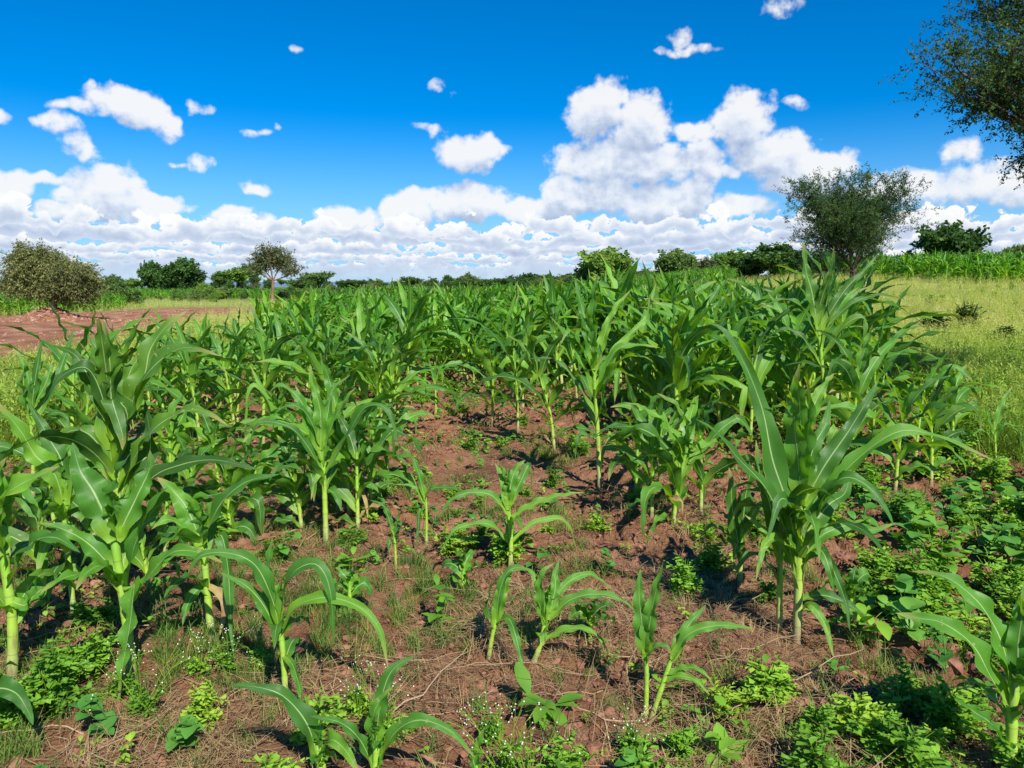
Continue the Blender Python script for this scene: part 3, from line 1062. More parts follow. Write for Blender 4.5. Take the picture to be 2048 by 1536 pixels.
H('very tall dark maize plant on the left with broad upright leaves', (246, 1215), [(242, 1090), (232, 960), (225, 850), (218, 790)], [
    ([(228, 900), (222, 790), (218, 710), (205, 640)], .135, .05, 64),
    ([(226, 880), (200, 780), (170, 735), (120, 755), (95, 800)], .065, -.1, 42),
    ([(230, 900), (270, 790), (310, 730), (370, 695), (440, 712)], .085, .05, 46),
    ([(228, 860), (285, 760), (300, 700), (335, 650), (374, 622)], .085, .15, 54),
    ([(232, 930), (255, 830), (225, 800), (245, 870), (245, 900)], .08, -.2, 40),
    ([(225, 850), (180, 760), (150, 710), (105, 690)], .055, .1, 45),
    ([(236, 980), (290, 880), (340, 835), (400, 820), (455, 850)], .07, -.05, 44),
    ([(234, 960), (190, 880), (150, 860), (120, 880), (105, 930)], .06, -.05, 40),
    ([(238, 1010), (260, 940), (300, 900), (290, 800)], .08, .1, 50),
    ([(240, 1050), (200, 960), (160, 930), (130, 960)], .06, -.1, 42),
    ([(240, 1050), (300, 960), (360, 930), (430, 920), (520, 940)], .06, -.1, 44),
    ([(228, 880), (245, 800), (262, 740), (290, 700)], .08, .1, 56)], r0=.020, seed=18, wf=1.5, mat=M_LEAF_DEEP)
H('broad leaved maize plant in front of the very tall dark one', (262, 1352), [(255, 1260), (235, 1120), (225, 1050)], [
    ([(232, 1080), (190, 990), (160, 940), (145, 885)], .110, .05, 60),
    ([(232, 1070), (225, 1000), (235, 950), (262, 905)], .095, -.03, 55),
    ([(250, 1230), (262, 1120), (285, 1050), (310, 1000), (335, 975)], .080, -.05, 50),
    ([(252, 1220), (300, 1150), (345, 1105), (400, 1105), (445, 1125)], .060, -.1, 44),
    ([(255, 1200), (268, 1170), (258, 1260), (245, 1330), (238, 1400)], .070, -.25, 52),
    ([(238, 1150), (180, 1090), (130, 1060), (75, 1045)], .065, -.05, 44),
    ([(245, 1180), (210, 1110), (170, 1085), (130, 1110)], .06, .05, 42),
    ([(232, 1080), (275, 990), (300, 935), (300, 900)], .085, .1, 52)], r0=.018, seed=19, wf=1.3)
H('stocky maize plant with a twisted foot, third clump from the left border', (425, 1285), [(415, 1190), (408, 1110), (402, 1060)], [
    ([(405, 1090), (375, 1020), (345, 980), (315, 955)], .085, .05, 55),
    ([(405, 1090), (402, 1040), (405, 1000)], .08, 0, 62),
    ([(407, 1080), (440, 1010), (490, 965), (560, 948)], .06, 0, 46),
    ([(412, 1130), (440, 1070), (455, 1130), (462, 1240), (468, 1318)], .045, -.25, 48),
    ([(404, 1100), (360, 1050), (330, 1040), (300, 1060)], .06, -.1, 42),
    ([(418, 1190), (395, 1180), (375, 1210), (365, 1250)], .04, -.1, 35),
    ([(415, 1170), (450, 1200), (440, 1270)], .035, -.1, 30)], r0=.015, seed=20, wf=1.3, dry=(6,))
H('maize plant with a crooked thin stalk between the two left clumps', (150, 1245), [(140, 1150), (130, 1060), (128, 990)], [
    ([(130, 1020), (110, 950), (70, 910), (40, 860), (-10, 800)], .09, -.1, 56),
    ([(130, 1010), (125, 930), (100, 880), (55, 800)], .075, .05, 52),
    ([(130, 1030), (170, 960), (195, 930), (215, 960)], .05, -.1, 40),
    ([(134, 1090), (90, 1070), (80, 1110), (110, 1180)], .055, -.15, 45),
    ([(130, 1000), (140, 930), (150, 880)], .06, .1, 58)], r0=.012, seed=21, wf=1.2)
H('maize plant cut by the left edge with a bright sunlit sheath', (22, 1368), [(25, 1250), (10, 1130), (5, 1040)], [
    ([(10, 1130), (5, 1010), (40, 970), (120, 932)], .095, -.05, 52),
    ([(8, 1100), (-15, 1020), (-10, 960), (12, 915)], .10, 0, 60),
    ([(15, 1170), (60, 1090), (110, 1075), (160, 1105)], .065, -.1, 42),
    ([(20, 1200), (50, 1210), (70, 1180), (75, 1140)], .05, 0, 42),
    ([(8, 1110), (-40, 1030), (-80, 1040)], .08, 0, 42)], r0=.018, seed=22, wf=1.3)
H('maize plant just outside the lower left corner', (-50, 1500), [(-50, 1420), (-45, 1360)], [
    ([(-46, 1410), (-10, 1378), (30, 1385), (55, 1420), (66, 1450)], .07, -.1, 48),
    ([(-46, 1400), (-40, 1330), (-30, 1290)], .07, 0, 55)], r0=.014, seed=23)
H('maize plant at the left edge before the grass verge, leaf tips spread like a fan', (66, 1010), [(66, 920), (62, 840), (62, 790)], [
    ([(62, 840), (45, 760), (55, 730), (68, 725)], .09, 0, 60),
    ([(62, 830), (70, 760), (78, 715), (84, 680)], .06, .05, 55),
    ([(62, 830), (55, 750), (40, 715), (25, 695)], .045, .05, 50),
    ([(62, 820), (90, 770), (100, 740), (106, 718)], .055, .1, 50),
    ([(64, 850), (95, 790), (120, 740), (150, 650)], .06, .3, 50),
    ([(64, 880), (100, 830), (130, 830), (140, 860)], .05, -.1, 40)], r0=.013, seed=24, wf=1.25)
H('tall maize plant right of the path with leaves up to the tree line', (1200, 975), [(1196, 880), (1190, 780), (1185, 700)], [
    ([(1188, 740), (1175, 660), (1160, 600), (1150, 560)], .10, .05, 58),
    ([(1188, 730), (1185, 640), (1188, 590), (1196, 545)], .09, .0, 58),
    ([(1188, 740), (1215, 650), (1235, 610), (1262, 580)], .075, .1, 50),
    ([(1190, 800), (1160, 720), (1130, 670), (1100, 632)], .075, -.1, 46),
    ([(1190, 790), (1225, 710), (1260, 690), (1320, 695)], .075, -.05, 46),
    ([(1194, 850), (1215, 760), (1235, 745), (1228, 810)], .075, -.15, 48),
    ([(1192, 830), (1150, 760), (1110, 720), (1050, 718)], .055, .1, 42),
    ([(1190, 780), (1240, 690), (1290, 640), (1300, 590)], .07, .2, 48),
    ([(1197, 880), (1160, 870), (1150, 920)], .04, -.1, 35),
    ([(1188, 750), (1160, 690), (1140, 660), (1120, 690)], .065, -.2, 42)], r0=.017, seed=25)
H('tallest maize plant on the right, its leaf tips standing above the far trees', (1655, 905), [(1650, 800), (1640, 690), (1632, 620)], [
    ([(1636, 660), (1625, 590), (1612, 540), (1606, 480)], .12, .05, 58),
    ([(1636, 650), (1650, 580), (1665, 530), (1668, 492)], .085, 0, 58),
    ([(1638, 660), (1690, 580), (1730, 540), (1754, 510)], .085, .1, 50),
    ([(1638, 670), (1700, 610), (1760, 590), (1815, 600)], .06, 0, 44),
    ([(1638, 680), (1600, 610), (1560, 600), (1510, 620)], .06, -.1, 44),
    ([(1642, 720), (1690, 650), (1730, 640), (1715, 720)], .08, -.1, 48),
    ([(1642, 730), (1600, 670), (1560, 660), (1520, 690)], .06, .1, 42),
    ([(1645, 760), (1680, 720), (1700, 740), (1705, 790)], .06, -.1, 42),
    ([(1640, 700), (1660, 620), (1650, 570), (1640, 530)], .09, .15, 54)], r0=.018, seed=26, mat=M_LEAF_DEEP)
H('small maize plant alone on the red soil near the right edge', (1992, 935), [(1990, 880), (1988, 850)], [
    ([(1988, 870), (1975, 830), (1985, 800)], .05, 0, 58),
    ([(1988, 870), (2000, 820), (2010, 795), (2026, 772)], .06, .05, 56),
    ([(1989, 885), (2010, 850), (2030, 855), (2040, 880)], .04, -.05, 40),
    ([(1989, 885), (1965, 860), (1945, 870)], .035, -.05, 40)], r0=.010, mat=M_LEAF_PALE, seed=27)
H('pale maize seedling alone on the path where it closes', (872, 828), [(871, 780), (870, 745)], [
    ([(870, 770), (862, 735), (855, 712)], .04, 0, 58),
    ([(870, 770), (872, 730), (876, 705)], .04, 0, 58),
    ([(870, 770), (880, 740), (895, 715)], .04, 0, 55),
    ([(870, 780), (850, 760), (842, 775)], .03, -.05, 40),
    ([(871, 785), (890, 770), (900, 785)], .03, -.05, 40)], r0=.010, mat=M_LEAF_PALE, seed=28)

# --- other single plants, each from its own curves: (foot px, py, top py, droop, seed, label)
NEAR = [
    (300, 1190, 960, 1.1, 'short bushy maize plant between the broad left clump and the stocky twisted one'),
    (185, 1130, 900, 1.0, 'maize plant in the shade behind the broad leaved left one'),
    (85, 1180, 930, 1.0, 'maize plant with drooping leaves near the left edge, low among weeds'),
    (375, 1085, 850, 1.0, 'maize plant just behind the stocky twisted one, at its left'),
    (515, 1075, 850, 1.2, 'thin maize plant between the stocky twisted one and the bare pale stalk'),
    (605, 1075, 860, 1.0, 'low maize plant touching the bare pale stalk on its left'),
    (20, 1120, 860, 1.0, 'maize plant half cut by the left edge above the sunlit sheath'),
    (925, 1180, 1090, 1.2, 'tiny maize seedling left of the upright path maize'),
    (1180, 1290, 1200, 1.2, 'tiny maize seedling right of the leaning middle maize'),
    (700, 1230, 1130, 1.2, 'tiny maize seedling on bare soil below the left cluster'),
    (1700, 1240, 1130, 1.2, 'small maize shoot right of the big plant foot, among weeds'),
    (716, 1058, 815, 1.0, 'maize plant in the cluster left of the path, behind the bare stalk'),
    (700, 1035, 700, 1.0, 'tall full maize plant in the middle of the left cluster'),
    (676, 1028, 790, 1.1, 'maize plant hidden low between two bare stalks of the left cluster'),
    (740, 1012, 760, 1.0, 'maize plant on the path side of the left cluster'),
    (775, 975, 770, 1.3, 'maize plant right of the left cluster with long leaves falling over the path'),
    (628, 1008, 770, 1.0, 'maize plant at the back left of the left cluster'),
    (460, 1085, 870, 1.1, 'bright maize plant with a thin stalk behind the stocky twisted one'),
    (440, 1010, 790, 1.0, 'maize plant left of the pale yellow green one'),
    (345, 1010, 760, 1.0, 'maize plant behind the right shoulder of the very tall dark one'),
    (330, 1120, 890, .9, 'maize plant half covered between two broad left clumps'),
    (215, 1010, 800, 1.0, 'maize plant behind the very tall dark one, at its left'),
    (110, 1060, 850, 1.0, 'maize plant with a yellow stalk in the left grass'),
    (1272, 1010, 760, .9, 'maize plant in the right hand cluster, farthest left and pale'),
    (1303, 1052, 800, .8, 'short maize plant with folded upright leaves in the right hand cluster'),
    (1345, 1055, 775, 1.0, 'bright maize plant with a bare pale stalk in the right hand cluster'),
    (1402, 1030, 780, 1.1, 'maize plant at the right end of the right hand cluster'),
    (1320, 960, 760, 1.0, 'maize plant behind the short folded one of the right cluster'),
    (1790, 985, 730, 1.1, 'maize plant with a bright yellow stalk right of the big glossy one'),
    (1862, 975, 735, 1.0, 'dense maize plant farthest right among the thin weeds'),
    (1830, 925, 700, 1.1, 'maize plant with arching tip behind the yellow stalk one'),
    (1905, 905, 720, 1.2, 'slender maize plant leaning to the meadow at the right'),
    (1700, 930, 640, 1.0, 'tall maize plant just right of the tallest, with yellow stalk'),
    (1745, 900, 620, 1.1, 'tall maize plant with hanging leaves, second right of the tallest'),
    (1580, 885, 590, 1.0, 'dark tall maize plant just left of the tallest'),
    (1500, 900, 600, 1.0, 'tall maize plant above the curled leaf tip of the big glossy one'),
    (1440, 880, 560, 1.0, 'very tall maize plant with erect top behind the right hand cluster'),
    (1036, 868, 640, .9, 'maize plant at the right lip of the path, straight with a bright stalk'),
    (1110, 900, 650, 1.0, 'maize plant between the straight lip plant and the tall one'),
    (985, 850, 640, 1.0, 'maize plant standing where the path narrows, on the right'),
    (800, 870, 640, 1.0, 'maize plant on the left lip of the path behind the cluster'),
    (755, 880, 660, 1.0, 'maize plant left of the lip, with crossing leaves'),
]


def place_near():
    for k, (px, py, ty, dr, lab) in enumerate(NEAR):
        rng = np.random.RandomState(300 + k)
        B = ground_pt(px, py)
        hh = at_depth(px, ty, B.y).z - B.z
        hh = float(np.clip(hh, .22, 2.3))
        spec = maize_spec(hh * 0.97, rng, phi=rng.uniform(-.6, .6), droop=dr * 1.1, wid=.098, lenf=1.08)
        root = plant_root('maize_plant', B, lab, 'maize plant', 'maize plants')
        for nm, me in maize_parts(spec, rng, hh, 14, 4):
            if nm == 'leaf' and me.materials[0] != M_DRY and k % 3:
                me.materials[0] = M_LEAF if rng.rand() < .5 else (M_LEAF_PALE if k % 3 == 1 else M_LEAF_DEEP)
            link(nm, me, root)


place_near()
N_HERO = 28 + len(NEAR)

# --- the field behind: prototypes of several heights, copied plant by plant
PROTO = []
rng = np.random.RandomState(77)
for k in range(18):
    hh = 1.0 + 0.0 * k
    spec = maize_spec(1.0, rng, nleaf=9 + k % 4, droop=rng.uniform(.75, 1.25), wid=.080, lenf=rng.uniform(.98, 1.18))
    PROTO.append((maize_parts(spec, rng, 1.0, 10, 4, 6), maize_whole(spec, rng, 1.0, 8, 2, 5)))


def field_positions():
    rng = np.random.RandomState(9)
    pts = []
    y = 6.6
    sp = 0.80
    for r in range(-80, 120):
        x0 = r * sp
        y = 5.6 + rng.rand() * .5
        while y < 118:
            step = rng.uniform(.34, .72) if y < 45 else rng.uniform(.4, .75)
            y += step
            x = x0 + rng.normal(0, .09) + 0.02 * (y - 8)
            if x < float(field_left(y)) + rng.uniform(-.25, .35) or x > float(field_right(y)) + rng.uniform(-.5, .2):
                continue
            pts.append((x, y + rng.normal(0, .05)))
            if rng.rand() < (.60 if x0 < .5 else .45):
                pts.append((x + rng.uniform(-.16, .16), y + rng.uniform(.03, .14)))
    pts = np.array(pts)
    x, y = pts.T
    keep = np.ones(len(pts), bool)
    # the bare strip in the middle, narrowing with distance
    lane_l = np.interp(y, [5, 7, 10, 14], [-1.4, -1.05, -1.2, -1.2])
    lane_r = np.interp(y, [5, 7, 10, 14], [1.1, .55, -.35, -1.1])
    keep &= ~((x > lane_l) & (x < lane_r) & (y < 14))
    keep &= ~((y < 7.1))
    # thin stand at the front, gaps where seed failed
    gap = fbm(x * .35 + 11, y * .35, 3)
    keep &= ~((gap < .37) & (y < 14))
    rr = rng.rand(len(pts))
    keep &= ~((y < 10) & (rr < .20) & (x < 1.2))
    keep &= ~((y < 12) & (rr < .15) & (x > 1.2))
    # leave room for the plants set by hand
    hand = np.array([tuple(o.location)[:2] for o in COL.objects if o.name.startswith('maize_plant') and o.parent is None])
    for hx_, hy_ in hand:
        keep &= ~(np.hypot(x - hx_, (y - hy_)) < 0.33)
    return pts[keep]


FP = field_positions()
fx, fy = FP.T
ang = np.abs(np.arctan2(fx, fy))
inview = (ang < rad(35.5)) | (fy < 9)
FP = FP[inview]
fx, fy = FP.T
rngf = np.random.RandomState(12)
FH = 1.27 + 0.26 * sstep(fx / np.maximum(fy, 1), -.12, .15) * (1 - .35 * sstep(fy, 14, 40)) + 0.30 * (fbm(fx * .25, fy * .25 + 4, 3) - .5) * 2 + rngf.normal(0, .15, len(FP))
FH -= 0.14 * sstep(-fx / np.maximum(fy, 1), .20, .40)
FH = np.clip(FH, .75, 2.0)
order = np.argsort(fy)
FP, FH = FP[order], FH[order]
N_IND = 296 - N_HERO


def field_label(i, pts):
    """says where one plant of the stand is to be found: how many back, counted from the nearer side"""
    x, y = pts[i]
    if x < 0:
        side, e = 'left field edge', float(field_left(y))
    else:
        side, e = 'meadow edge', float(field_right(y))
    ordn = ['first', 'second', 'third', 'fourth', 'fifth', 'sixth', 'seventh', 'eighth', 'ninth', 'tenth', 'eleventh', 'twelfth',
            'thirteenth', 'fourteenth', 'fifteenth', 'sixteenth', 'seventeenth', 'eighteenth', 'nineteenth', 'twentieth']
    return side, ordn


def ordinal_word(n):
    o = ['first', 'second', 'third', 'fourth', 'fifth', 'sixth', 'seventh', 'eighth', 'ninth', 'tenth', 'eleventh', 'twelfth', 'thirteenth',
         'fourteenth', 'fifteenth', 'sixteenth', 'seventeenth', 'eighteenth', 'nineteenth']
    t = ['', '', 'twenty', 'thirty', 'forty', 'fifty', 'sixty', 'seventy']
    if n < 19:
        return o[n]
    a, b = divmod(n + 1, 10)
    return (t[a] + ('ieth' if 0 else '') + ('-' + o[b - 1] if b else '')).replace('twenty', 'twenty') if b else {2: 'twentieth', 3: 'thirtieth', 4: 'fortieth', 5: 'fiftieth', 6: 'sixtieth'}[a]


near_pts = FP[:N_IND]
bands = np.array_split(np.arange(N_IND), 8)
BAND_WORDS = ['front rank of the dense stand', 'second rank of the stand', 'third rank back in the stand', 'fourth rank back in the stand',
              'fifth rank back in the stand', 'sixth rank back in the stand', 'seventh rank back in the stand', 'rearmost rank before the plants merge']
for b, ids in enumerate(bands):
    ids = sorted(ids, key=lambda i: FP[i][0] / FP[i][1])
    left = [i for i in ids if FP[i][0] < 0]
    right = [i for i in ids if FP[i][0] >= 0][::-1]
    for seq, side in ((left, 'left verge'), (right, 'right meadow')):
        for q, i in enumerate(seq):
            x, y = FP[i]
            h = FH[i]
            parts, whole = PROTO[(i * 5 + b) % 18]
            hw = 'short' if h < 1.15 else ('tall' if h > 1.55 else 'middling')
            lab = f'{hw} maize plant, {ordinal_word(q)} from the {side}, {BAND_WORDS[b]}'
            loc = (x, y, float(height(x, y)))
            rz = rngf.uniform(0, 2 * PI)
            if y < 12.5:
                root = plant_root('maize_plant', loc, lab, 'maize plant', 'maize plants', rz, h)
                root.rotation_euler = (rngf.normal(0, .04), rngf.normal(0, .04), rz)
                for nm, me in parts:
                    link(nm, me, root)
            else:
                o = link('maize_plant', whole, None, label=lab, category='maize plant', group='maize plants')
                o.location = loc
                o.rotation_euler = (rngf.normal(0, .05), rngf.normal(0, .05), rz)
                o.scale = (h, h, h)


# ------------------------------------------------------------------ scattering for what nobody could count
def scatter(name, pts, rot, scl, variants, kind='stuff', tilt=None):
    """one object whose points carry instances of the variant meshes"""
    n = len(pts)
    me = bpy.data.meshes.new(name)
    me.vertices.add(n)
    me.vertices.foreach_set('co', np.asarray(pts, np.float32).ravel())
    a = me.attributes.new('rot', 'FLOAT_VECTOR', 'POINT')
    R = np.zeros((n, 3), np.float32)
    R[:, 2] = rot
    if tilt is not None:
        R[:, :2] = tilt
    a.data.foreach_set('vector', R.ravel())
    a = me.attributes.new('scl', 'FLOAT', 'POINT')
    a.data.foreach_set('value', np.asarray(scl, np.float32))
    a = me.attributes.new('pick', 'INT', 'POINT')
    a.data.foreach_set('value', (np.random.RandomState(n % 977).randint(0, len(variants), n)).astype(np.int32))
    me.update()
    o = link(name, me, kind=kind)
    coll = bpy.data.collections.new(name + '_variants')
    for i, vm in enumerate(variants):
        vo = bpy.data.objects.new(f'{name}_variant_{i:02d}', vm)
        coll.objects.link(vo)
    ng = bpy.data.node_groups.new(name, 'GeometryNodeTree')
    ng.interface.new_socket('Geometry', in_out='INPUT', socket_type='NodeSocketGeometry')
    ng.interface.new_socket('Geometry', in_out='OUTPUT', socket_type='NodeSocketGeometry')
    nd, lk = ng.nodes, ng.links
    gi, go = nd.new('NodeGroupInput'), nd.new('NodeGroupOutput')
    ci = nd.new('GeometryNodeCollectionInfo')
    ci.inputs[0].default_value = coll
    ci.inputs['Separate Children'].default_value = True
    ci.inputs['Reset Children'].default_value = True
    ip = nd.new('GeometryNodeInstanceOnPoints')
    ip.inputs['Pick Instance'].default_value = True

    def named(nm, dt):
        q = nd.new('GeometryNodeInputNamedAttribute')
        q.data_type = dt
        q.inputs[0].default_value = nm
        return q.outputs[0]
    lk.new(gi.outputs[0], ip.inputs['Points'])
    lk.new(ci.outputs[0], ip.inputs['Instance'])
    lk.new(named('pick', 'INT'), ip.inputs['Instance Index'])
    lk.new(named('rot', 'FLOAT_VECTOR'), ip.inputs['Rotation'])
    lk.new(named('scl', 'FLOAT'), ip.inputs['Scale'])
    lk.new(ip.outputs[0], go.inputs[0])
    md = o.modifiers.new('scatter', 'NODES')
    md.node_group = ng
    return o


rest, resth = FP[N_IND:], FH[N_IND:]
zz = height(rest[:, 0], rest[:, 1])
tl = rngf.normal(0, .06, (len(rest), 2))
scatter('maize_field', np.column_stack([rest, zz]), rngf.uniform(0, 2 * PI, len(rest)), resth, [w for _, w in PROTO], tilt=tl)

# far maize plots beyond the road on the left and behind the meadow on the right
def plot(name, poly_fn, n, box, hgt, seed):
    r = np.random.RandomState(seed)
    x = r.uniform(box[0], box[1], n)
    y = r.uniform(box[2], box[3], n)
    k = poly_fn(x, y)
    x, y = x[k], y[k]
    h = hgt * (1 + r.normal(0, .10, len(x))) * (0.8 + .4 * fbm(x * .2, y * .2, 2))
    scatter(name, np.column_stack([x, y, base_height(x, y)]), r.uniform(0, 2 * PI, len(x)), h, [w for _, w in PROTO])


plot('far_maize_plot', lambda x, y: (x > np.interp(y, [46, 60, 100], [27, 26, 40])) & (x / y < .78), 5200, (24, 80, 47, 84), 1.75, 21)
plot('far_maize_rows', lambda x, y: (x / y < -.50) & (x < -27.5), 3600, (-62, -27, 40, 75), 1.15, 22)
plot('distant_maize', lambda x, y: (x / y > -.62) & (x / y < -.24) & (x < -28), 5200, (-90, -28, 100, 150), 1.15, 23)
print('maize individuals', N_IND + N_HERO, 'rest', len(rest))

# ------------------------------------------------------------------ weeds, grass, straw
def herb_mat(name, stops, trans=0.25, rough=0.6, spec=0.25, scale=3.0, tmul=(2.0, 1.8, 0.6)):
    m, N, out = new_mat(name)
    tcn = N.n.new('ShaderNodeTexCoord').outputs['Object']
    rnd = obj_random(N)
    f = N.math('MULTIPLY_ADD', rnd, 0.5, N.math('MULTIPLY', N.noise(tcn, scale, 3.0, 0.6), 0.5))
    c = N.ramp(f, stops)
    t = N.mix(1.0, c, tmul, 'MULTIPLY')
    return two_sided(name, c, None, rough, spec, trans, t, None, N, m, out)


M_WEED = herb_mat('weed_leaf', [(0.2, (0.10, 0.24, 0.024)), (0.5, (0.19, 0.39, 0.032)), (0.8, (0.33, 0.48, 0.045))], scale=6)
M_BEAN = herb_mat('round_weed_leaf', [(0.2, (0.06, 0.20, 0.035)), (0.5, (0.11, 0.29, 0.04)), (0.8, (0.18, 0.36, 0.04))], rough=.5, scale=5)
M_GRASS = herb_mat('grass_blade', [(0.2, (0.05, 0.12, 0.02)), (0.5, (0.11, 0.21, 0.03)), (0.8, (0.26, 0.29, 0.06))], scale=9)
M_STRAW = herb_mat('dry_straw', [(0.2, (0.20, 0.11, 0.06)), (0.5, (0.34, 0.23, 0.11)), (0.8, (0.50, 0.38, 0.18))], trans=.15, scale=12, tmul=(1, 1, 1))
M_MEADOW = herb_mat('meadow_grass', [(0.2, (0.14, 0.27, 0.03)), (0.42, (0.30, 0.42, 0.06)), (0.62, (0.46, 0.50, 0.13)), (0.85, (0.64, 0.60, 0.30))], trans=.3, scale=4)
_nt = M_MEADOW.node_tree
_mn = NT(_nt)
_ramp = [n for n in _nt.nodes if n.type == 'VALTORGB'][0]
_pos = _nt.nodes.new('ShaderNodeNewGeometry').outputs['Position']
_wn = _mn.noise(_pos, 0.55, 4.0, 0.6)
_far = _mn.map(_mn.sep(_pos)[1], 9.0, 26.0, -.12, .12)
_f = _mn.math('ADD', _mn.math('MULTIPLY_ADD', obj_random(_mn), 0.30, _mn.math('MULTIPLY', _wn, 0.72)), _far)
_nt.links.new(_f, _ramp.inputs[0])
M_HERBDARK = herb_mat('dark_herb_leaf', [(0.2, (0.02, 0.055, 0.015)), (0.6, (0.04, 0.10, 0.02)), (0.9, (0.07, 0.15, 0.03))], scale=5)
M_WHITE, N, out = new_mat('white_petals')
N.link(principled(N, (0.62, 0.62, 0.50), 0.8, 0.1).outputs[0], out.inputs[0])


def blade(rng, base, az_, L, w, e0, drop, n=4):
    """thin grass blade as a narrow strip"""
    p = np.array(base, float)
    pts = [p.copy()]
    for k in range(n):
        e = e0 - drop * ((k + .5) / n) ** 1.3
        p = p + L / n * np.array([math.cos(e) * math.cos(az_), math.cos(e) * math.sin(az_), math.sin(e)])
        pts.append(p.copy())
    pts = np.array(pts)
    s = np.array([-math.sin(az_), math.cos(az_), 0.0])
    ww = w * .5 * (1 - np.linspace(0, 1, n + 1) ** 1.6 * .9)[:, None]
    V = np.stack([pts - s * ww, pts + s * ww], 1).reshape(-1, 3)
    i = np.arange(n) * 2
    return V, np.stack([i, i + 1, i + 3, i + 2], -1)


def oval_leaf(P0, az_, L, w, e0, drop, lobed=0, rng=None):
    """small folded leaf: oval, or with pairs of lobes"""
    d = np.array([math.cos(az_), math.sin(az_), 0])
    s = np.array([-math.sin(az_), math.cos(az_), 0])
    n = 4 if not lobed else lobed * 2
    p = np.array(P0, float)
    C = [p.copy()]
    E = []
    for k in range(n):
        e = e0 - drop * ((k + .5) / n)
        E.append(e)
        p = p + L / n * (d * math.cos(e) + np.array([0, 0, math.sin(e)]))
        C.append(p.copy())
    C = np.array(C)
    t = np.linspace(0, 1, n + 1)
    if not lobed:
        hw = w * .5 * np.sin(PI * np.clip(t * .93 + .05, 0, 1)) ** .8
        up = np.array([0, 0, 1.0]) * (hw * .25)[:, None]
        V = np.concatenate([C, C - s * hw[:, None] + up, C + s * hw[:, None] + up])
        a = np.arange(n)
        m = n + 1
        Q = np.concatenate([np.stack([a, a + 1, a + 1 + m, a + m], -1), np.stack([a, a + 2 * m, a + 1 + 2 * m, a + 1], -1)])
        return V, Q
    V = [C]
    Q = []
    base = n + 1
    for side in (-1, 1):
        for k in range(lobed):
            i = 2 * k + 1
            ll = w * .5 * math.sin(PI * min(1, .25 + .65 * k / max(1, lobed - 1)))
            tipp = C[i] + (s * side * ll) + d * ll * .55 + np.array([0, 0, (rng.rand() - .45) * ll * 1.1])
            m1 = C[i] + s * side * ll * .45 - d * L / n * .55
            m2 = C[i] + s * side * ll * .6 + d * ll * .75
            V.append(np.array([tipp, m1, m2]))
            Q.append([i - 1, base + 1, base, base + 2])
            Q.append([i - 1, base + 2, i, i])
            base += 3
    V.append(np.array([C[-1] + s * w * .12, C[-1] - s * w * .12, C[-1] + d * w * .2]))
    T = [[q[0], q[1], q[2]] for q in Q if q[2] == q[3]] + [[base, base + 2, base + 1]]
    QQ = [q for q in Q if q[2] != q[3]]
    V = np.concatenate(V)
    # thin stem strip along the rib
    return V, np.array(QQ), np.array(T + [[k, k + 1, n] for k in range(0)]).reshape(-1, 3)


def feathery_weed(seed, h=.3, nst=9, lob=4, leaf=.12):
    """a bushy herb with divided leaves on several stems"""
    rng = np.random.RandomState(seed)
    gs, gl = Geo(), Geo()
    for k in range(nst):
        a = rng.uniform(0, 2 * PI)
        e = rad(rng.uniform(35, 85))
        L = h * rng.uniform(.5, 1.05)
        tip = np.array([math.cos(e) * math.cos(a), math.cos(e) * math.sin(a), math.sin(e)]) * L
        midp = tip * .5 + np.array([0, 0, .1 * L])
        C = resample([np.zeros(3), midp, tip], 4)
        V, Q, UV = tube_arrays(C, np.linspace(.004, .002, 5) * (h / .3), 3)
        gs.add(V, Q, UV)
        for j in range(6):
            t = rng.uniform(.2, 1.0)
            P0 = C[int(t * 4)]
            o = oval_leaf(P0, rng.uniform(0, 2 * PI), leaf * rng.uniform(.6, 1.15), leaf * .68, rad(rng.uniform(-5, 75)), rad(rng.uniform(10, 90)), lob, rng)
            gl.add(o[0], Q=o[1], T=o[2])
    return gs, gl


def broad_weed(seed, h=.18, n=10, leaf=.05, ratio=.75):
    rng = np.random.RandomState(seed)
    gs, gl = Geo(), Geo()
    for k in range(max(2, n // 4)):
        a = rng.uniform(0, 2 * PI)
        e = rad(rng.uniform(40, 88))
        tip = np.array([math.cos(e) * math.cos(a), math.cos(e) * math.sin(a), math.sin(e)]) * h * rng.uniform(.6, 1)
        C = resample([np.zeros(3), tip * .5 + np.array([0, 0, .05 * h]), tip], 4)
        V, Q, UV = tube_arrays(C, np.linspace(.0035, .0018, 5) * (h / .2), 3)
        gs.add(V, Q, UV)
        for j in range(5):
            P0 = C[rng.randint(1, 5)]
            L = leaf * rng.uniform(.6, 1.2)
            V, Q = oval_leaf(P0, rng.uniform(0, 2 * PI), L, L * ratio, rad(rng.uniform(-5, 55)), rad(rng.uniform(10, 60)))
            gl.add(V, Q)
    return gs, gl


def grass_tuft(seed, h=.2, n=24, w=.004, spread=.05, e=(45, 88), drop=(20, 80)):
    rng = np.random.RandomState(seed)
    g = Geo()
    for k in range(n):
        r, a0 = spread * math.sqrt(rng.rand()), rng.uniform(0, 2 * PI)
        V, Q = blade(rng, (r * math.cos(a0), r * math.sin(a0), 0), rng.uniform(0, 2 * PI), h * rng.uniform(.5, 1.1), w, rad(rng.uniform(*e)), rad(rng.uniform(*drop)))
        g.add(V, Q)
    return g


